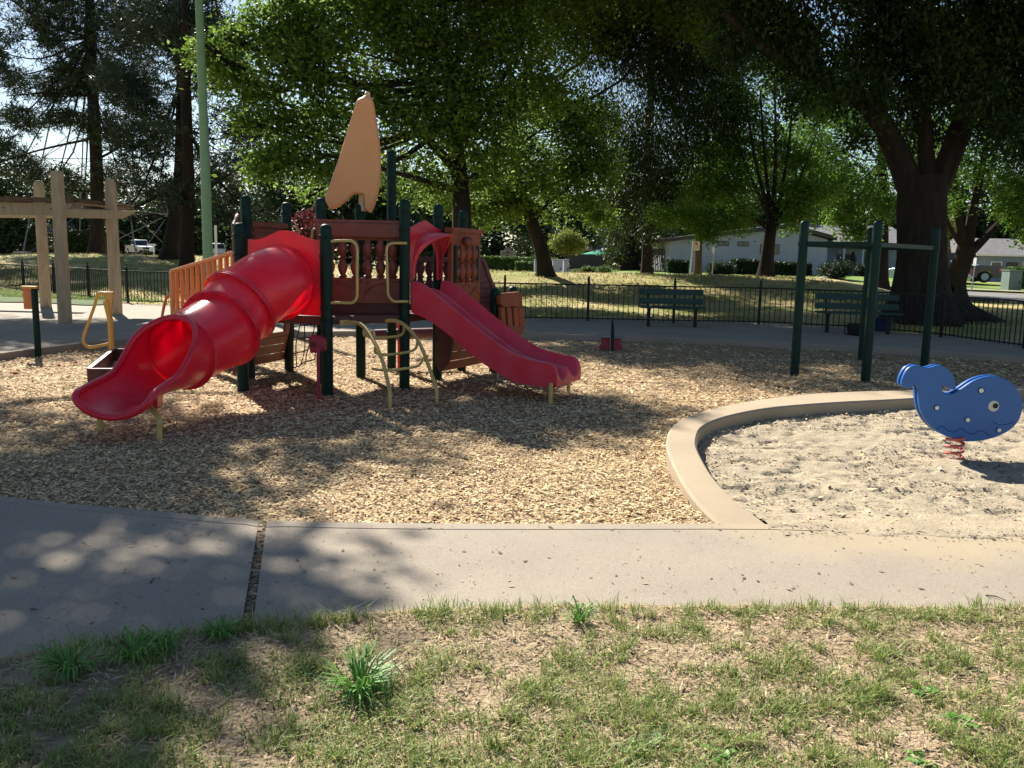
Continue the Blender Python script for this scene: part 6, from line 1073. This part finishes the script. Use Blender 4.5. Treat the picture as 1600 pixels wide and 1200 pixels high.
# utility cabinets
def cabinet(px0, px1, Y, yt, lab, m_='cabinet', grp='pale utility cabinets by the street'):
    a = P(px0, 410, Y); b = P(px1, 410, Y); zt_ = P(px0, yt, Y)[2]; z0 = float(zg(a[0], Y)); cx_ = (a[0]+b[0])/2; w_ = b[0]-a[0]; t = thing('utility_cabinet', (cx_, Y, z0), lab, 'cabinet', grp)
    MB().box((cx_, Y+.4, (z0+zt_)/2), (w_, .8, zt_-z0)).build('casing', M[m_], t, world=True, bevel=.02); MB().box((cx_, Y-.015, (z0+zt_)/2), (w_*.9, .03, (zt_-z0)*.88)).build('door', M[m_], t, world=True, bevel=.008)
    MB().box((cx_, Y+.4, zt_+.02), (w_+.08, .9, .04)).build('lid', M[m_], t, world=True); MB().box((cx_+w_*.3, Y-.05, (z0+zt_)/2), (.04, .05, .16)).build('handle', M['trim'], t, world=True)
cabinet(835, 844, 59, 406, 'narrow pale cabinet left of the leaning trunk'); cabinet(854, 862, 60, 406, 'narrow pale cabinet just right of the leaning trunk'); cabinet(864, 879, 59, 406, 'widest pale utility cabinet right of the leaning trunk'); cabinet(880.5, 889, 60, 406, 'pale cabinet at the right end of the row'); cabinet(1580, 1600, 46, 423, 'grey-green utility box at the right edge', 'boxgreen', None)
t, x_, zt_ = post(866, 420, 58, .09, 'short grey bollard before the widest cabinet', 'steel', name='bollard')
# boulder
c = P(1287, 436, 52); t = MB(); rows = []
for i in range(9):
    th = math.pi*(i+.05)/8.1; rows.append([(.42*math.sin(th)*math.cos(a)*(1+.25*vn(i*.9, k*.7, 3)), .36*math.sin(th)*math.sin(a)*(1+.25*vn(i*.8, k*.9, 5)), .32*math.cos(th)*(1+.3*vn(k*.6, i*.7, 2))) for k, a in enumerate(np.linspace(0, 2*math.pi, 13)[:-1])])
o = MB().grid(rows, True).build('boulder', M['rock'], bevel=.03); o.location = (c[0], 52, float(zg(c[0], 52))+.2); tag(o, 'grey boulder on the shaded lawn left of the ladder', 'boulder')
# vehicles --------------------------------------------------------
cat_near = False
def wheel(root, x_, y_, r_, w_):
    s = 1 if y_ > 0 else -1
    ty = MB().tube([(x_, y_-w_/2, r_), (x_, y_-w_/2+.02, r_), (x_, y_+w_/2-.02, r_), (x_, y_+w_/2, r_)], [r_*.93, r_, r_, r_*.93], 24); o = ty.build('wheel', M['rubber'], root, True)
    m = MB().tube([(x_, y_+s*(w_/2-.01), r_), (x_, y_+s*(w_/2+.012), r_)], r_*.62, 20)
    m.build('rim', M['cabinet'], o, True); m = MB()
    for k in range(5): a = k*1.2566; m.tube([(x_+r_*.4*math.cos(a+.63), y_+s*(w_/2+.0), r_+r_*.4*math.sin(a+.63)), (x_+r_*.4*math.cos(a+.63), y_+s*(w_/2+.018), r_+r_*.4*math.sin(a+.63))], r_*.13, 8)
    m.build('spoke_gaps', M['black'], o, True) if cat_near else None
def vehicle(name, lab, cat, loc, rz, m_, kind, L=5.4, W=1.9, Ht=1.85):
    t = thing(name, loc, lab, cat, None, rz); hl = L/2; wr = .38; cl_ = .32
    # lower body with wheel arches (front is +x)
    def arch(xc): return [(xc+(wr+.09)*math.cos(a), wr*.95+(wr+.09)*math.sin(a)) for a in np.linspace(0.0, math.pi, 9)]
    xf, xr = hl-.95, -hl+1.05; belt = 1.08 if kind != 'suv' else 1.02
    if kind == 'pickup': top = [(hl-.02, .55), (hl, .95), (hl-.12, 1.03), (hl-1.45, 1.12), (-.55, 1.12), (-.56, 1.10), (-hl+.03, 1.12), (-hl, 1.08), (-hl, .5)]
    else: top = [(hl-.02, .5), (hl, .85), (hl-.15, .95), (hl-1.2, 1.05), (-hl+.25, 1.08), (-hl+.05, 1.0), (-hl, .5)]
    bot = [(-hl+.02, cl_)]+[(xr-(wr+.09), cl_)]+arch(xr)[::-1]+[(xr+(wr+.09), cl_), (xf-(wr+.09), cl_)]+arch(xf)[::-1]+[(xf+wr+.09, cl_), (hl-.02, cl_+.05)]
    o = [(x_, z_) for x_, z_ in top[::-1]][::-1]; outl = [(x_, -W/2, z_) for x_, z_ in (bot+top)]
    body = MB().prism(outl, (0, W, 0)).build('body', M[m_], t, bevel=.05, seg=3)
    if kind == 'pickup': cab = [(hl-1.5, 1.08), (hl-2.25, Ht-.04), (hl-2.5, Ht), (-.35, Ht), (-.6, Ht-.05), (-.75, 1.08)]
    else: cab = [(hl-1.15, 1.02), (hl-1.85, Ht-.05), (hl-2.1, Ht), (-hl+.7, Ht-.02), (-hl+.45, Ht-.1), (-hl+.12, 1.02)]
    def cabm(out, w0, w1):                         # tapered cab: full width at the belt, narrower at the roof
        zb_ = min(z for _, z in out); zt2 = max(z for _, z in out); v = []
        for s in (-1, 1):
            for x_, z_ in out: v.append((x_, s*(w0+(w1-w0)*(z_-zb_)/(zt2-zb_))/2, z_))
        n_ = len(out); return MB().add(v, [tuple(range(n_)), tuple(range(2*n_-1, n_-1, -1))]+[(i, (i+1) % n_, n_+(i+1) % n_, n_+i) for i in range(n_)])
    cb = cabm(cab, W-.08, W-.42).build('cab', M[m_], t, bevel=.04, seg=3)
    zb_, zt2 = 1.14, Ht-.12; xs0 = cab[0][0]; fx = lambda z: cab[0][0]+(cab[1][0]-cab[0][0])*(z-cab[0][1])/(cab[1][1]-cab[0][1]); bx_ = lambda z: cab[-1][0]+(cab[-2][0]-cab[-1][0])*(z-cab[-1][1])/(cab[-2][1]-cab[-1][1])
    def wy(z): return ((W-.08)+(-.34)*(z-1.08)/(Ht-1.08))/2+.012
    def win(x0b, x1b, x0t, x1t, s): return MB().add([(x0b, s*wy(zb_), zb_), (x1b, s*wy(zb_), zb_), (x1t, s*wy(zt2), zt2), (x0t, s*wy(zt2), zt2), (x0b, s*(wy(zb_)-.03), zb_), (x1b, s*(wy(zb_)-.03), zb_), (x1t, s*(wy(zt2)-.03), zt2), (x0t, s*(wy(zt2)-.03), zt2)], [(0, 1, 2, 3), (7, 6, 5, 4), (0, 4, 5, 1), (1, 5, 6, 2), (2, 6, 7, 3), (3, 7, 4, 0)])
    x_f0, x_f1 = fx(zb_)-.12, fx(zt2)-.12; x_b0, x_b1 = bx_(zb_)+.12, bx_(zt2)+.12; nwin = 2 if kind == 'pickup' else 3
    for s in (-1, 1):
        for k in range(nwin):
            f0, f1 = k/nwin+.01, (k+1)/nwin-.02; win(x_b0+(x_f0-x_b0)*f0, x_b0+(x_f0-x_b0)*f1, x_b1+(x_f1-x_b1)*f0, x_b1+(x_f1-x_b1)*f1, s).build('side_window', M['glass'], cb)
    for xb_, xt_, sg, nm in ((fx(zb_), fx(zt2), 1, 'windscreen'), (bx_(zb_), bx_(zt2), -1, 'rear_window')):
        MB().add([(xb_+sg*.02, -wy(zb_)+.14, zb_), (xb_+sg*.02, wy(zb_)-.14, zb_), (xt_+sg*.02, wy(zt2)-.12, zt2), (xt_+sg*.02, -wy(zt2)+.12, zt2)], [(0, 1, 2, 3)]).build(nm, M['glass'], cb)
    if kind == 'pickup': MB().box((-hl/2-.55, 0, 1.112), (hl-.75, W-.22, .012)).build('bed', M['rubber'], t)
    for s in (-1, 1):
        wheel(t, xf, s*(W/2-.09), wr, .24); wheel(t, xr, s*(W/2-.09), wr, .24)
        MB().box((hl-.02, s*(W/2-.25), .83), (.06, .38, .17)).build('headlight', M['white'], t, bevel=.02); MB().box((-hl+.0, s*(W/2-.09), .86), (.06, .16, .34)).build('tail_light', M['redlens'], t, bevel=.02); MB().box((-hl+.12, s*(W/2), .86), (.2, .02, .30)).build('tail_light', M['redlens'], t)
        MB().box((fx(zb_)-.35, s*(W/2+.10), 1.17), (.10, .18, .14)).build('mirror', M[m_], t, bevel=.02)
        for x_ in ((xf-.75, (xf+xr)/2-.05) if kind != 'pickup' else (xf-.70, xf-1.7, xf-2.5)): MB().box((x_, s*(W/2+.001), .8), (.012, .008, .62)).build('door_seam', M['black'], t)
    MB().box((hl+.01, 0, .80), (.05, .85, .22)).build('grille', M['black'], t, bevel=.02); MB().box((hl+.03, 0, .45), (.14, W-.1, .22)).build('front_bumper', M['black' if m_ == 'carwhite' else m_], t, bevel=.03); MB().box((-hl-.05, 0, .52), (.16, W-.06, .18)).build('rear_bumper', M['steel'], t, bevel=.03)
    return t
def vloc(px, Y, extra=0.): p = onground(px, Y); return (p[0], Y, p[2]+.03+extra)
vehicle('pickup_truck', 'white pickup truck parked far off behind the left mound', 'pickup truck', vloc(220, 108, .55), math.radians(-50), 'carwhite', 'pickup')
vehicle('minivan', 'small white van seen past the pale green pole', 'van', vloc(337, 104, .35), math.radians(118), 'carwhite', 'suv', 4.9, 1.9, 1.8)
vehicle('pickup_truck', 'dark grey pickup truck parked on the drive at right', 'pickup truck', vloc(1486, 58, .10), math.radians(172), 'cardark', 'pickup', 5.6, 1.95, 1.9)
vehicle('parked_car', 'silver car parked behind the forked tree, its tail beside the dark pickup', 'car', vloc(1450, 55, .1), math.radians(120), 'carsilver', 'suv', 4.6, 1.8, 1.55)
# transmission tower seen through the pines
Yt = 96.; def_ = lambda px, py: P(px, py, Yt); cx_ = P(125, 390, Yt)[0]; z0 = float(zg(cx_, Yt)); t = thing('lattice_tower', (cx_, Yt, z0), 'steel lattice power tower rising behind the pines at left', 'pylon')
hb = 6.3; zs = [0, 5.5, 11, 16, 21, 26, 31, 40]; hw_ = [hb, 5.4, 4.4, 3.5, 2.7, 2.0, 1.5, 1.2]
legs = []
for sx, sy in ((-1, -1), (1, -1), (1, 1), (-1, 1)): pts = [(cx_+sx*h_, Yt+6+sy*h_, z0+z_) for h_, z_ in zip(hw_, zs)]; legs.append(pts); MB().tube(pts, .08, 5).build('leg', M['tower'], t, world=True)
m = MB()
for i in range(4):
    a = legs[i]; b = legs[(i+1) % 4]
    for k in range(7): m.tube([a[k], b[k+1]], .04, 4); m.tube([b[k], a[k+1]], .04, 4); m.tube([a[k+1], b[k+1]], .04, 4)
m.build('bracing', M['tower'], t, world=True)
for zc in (33, 38): MB().bar((cx_-7, Yt+6, z0+zc), (cx_+7, Yt+6, z0+zc), .4, .4).build('cross_arm', M['tower'], t, world=True)
c = P(20, 392, 80); 
for p in legs[:2]: MB().box((p[0][0], p[0][1], z0+.3), (1.2, 1.2, .9)).build('footing', M['plaza'], t, world=True)
print('leaf quads', NLEAF[0], 'objects', len(bpy.data.objects))
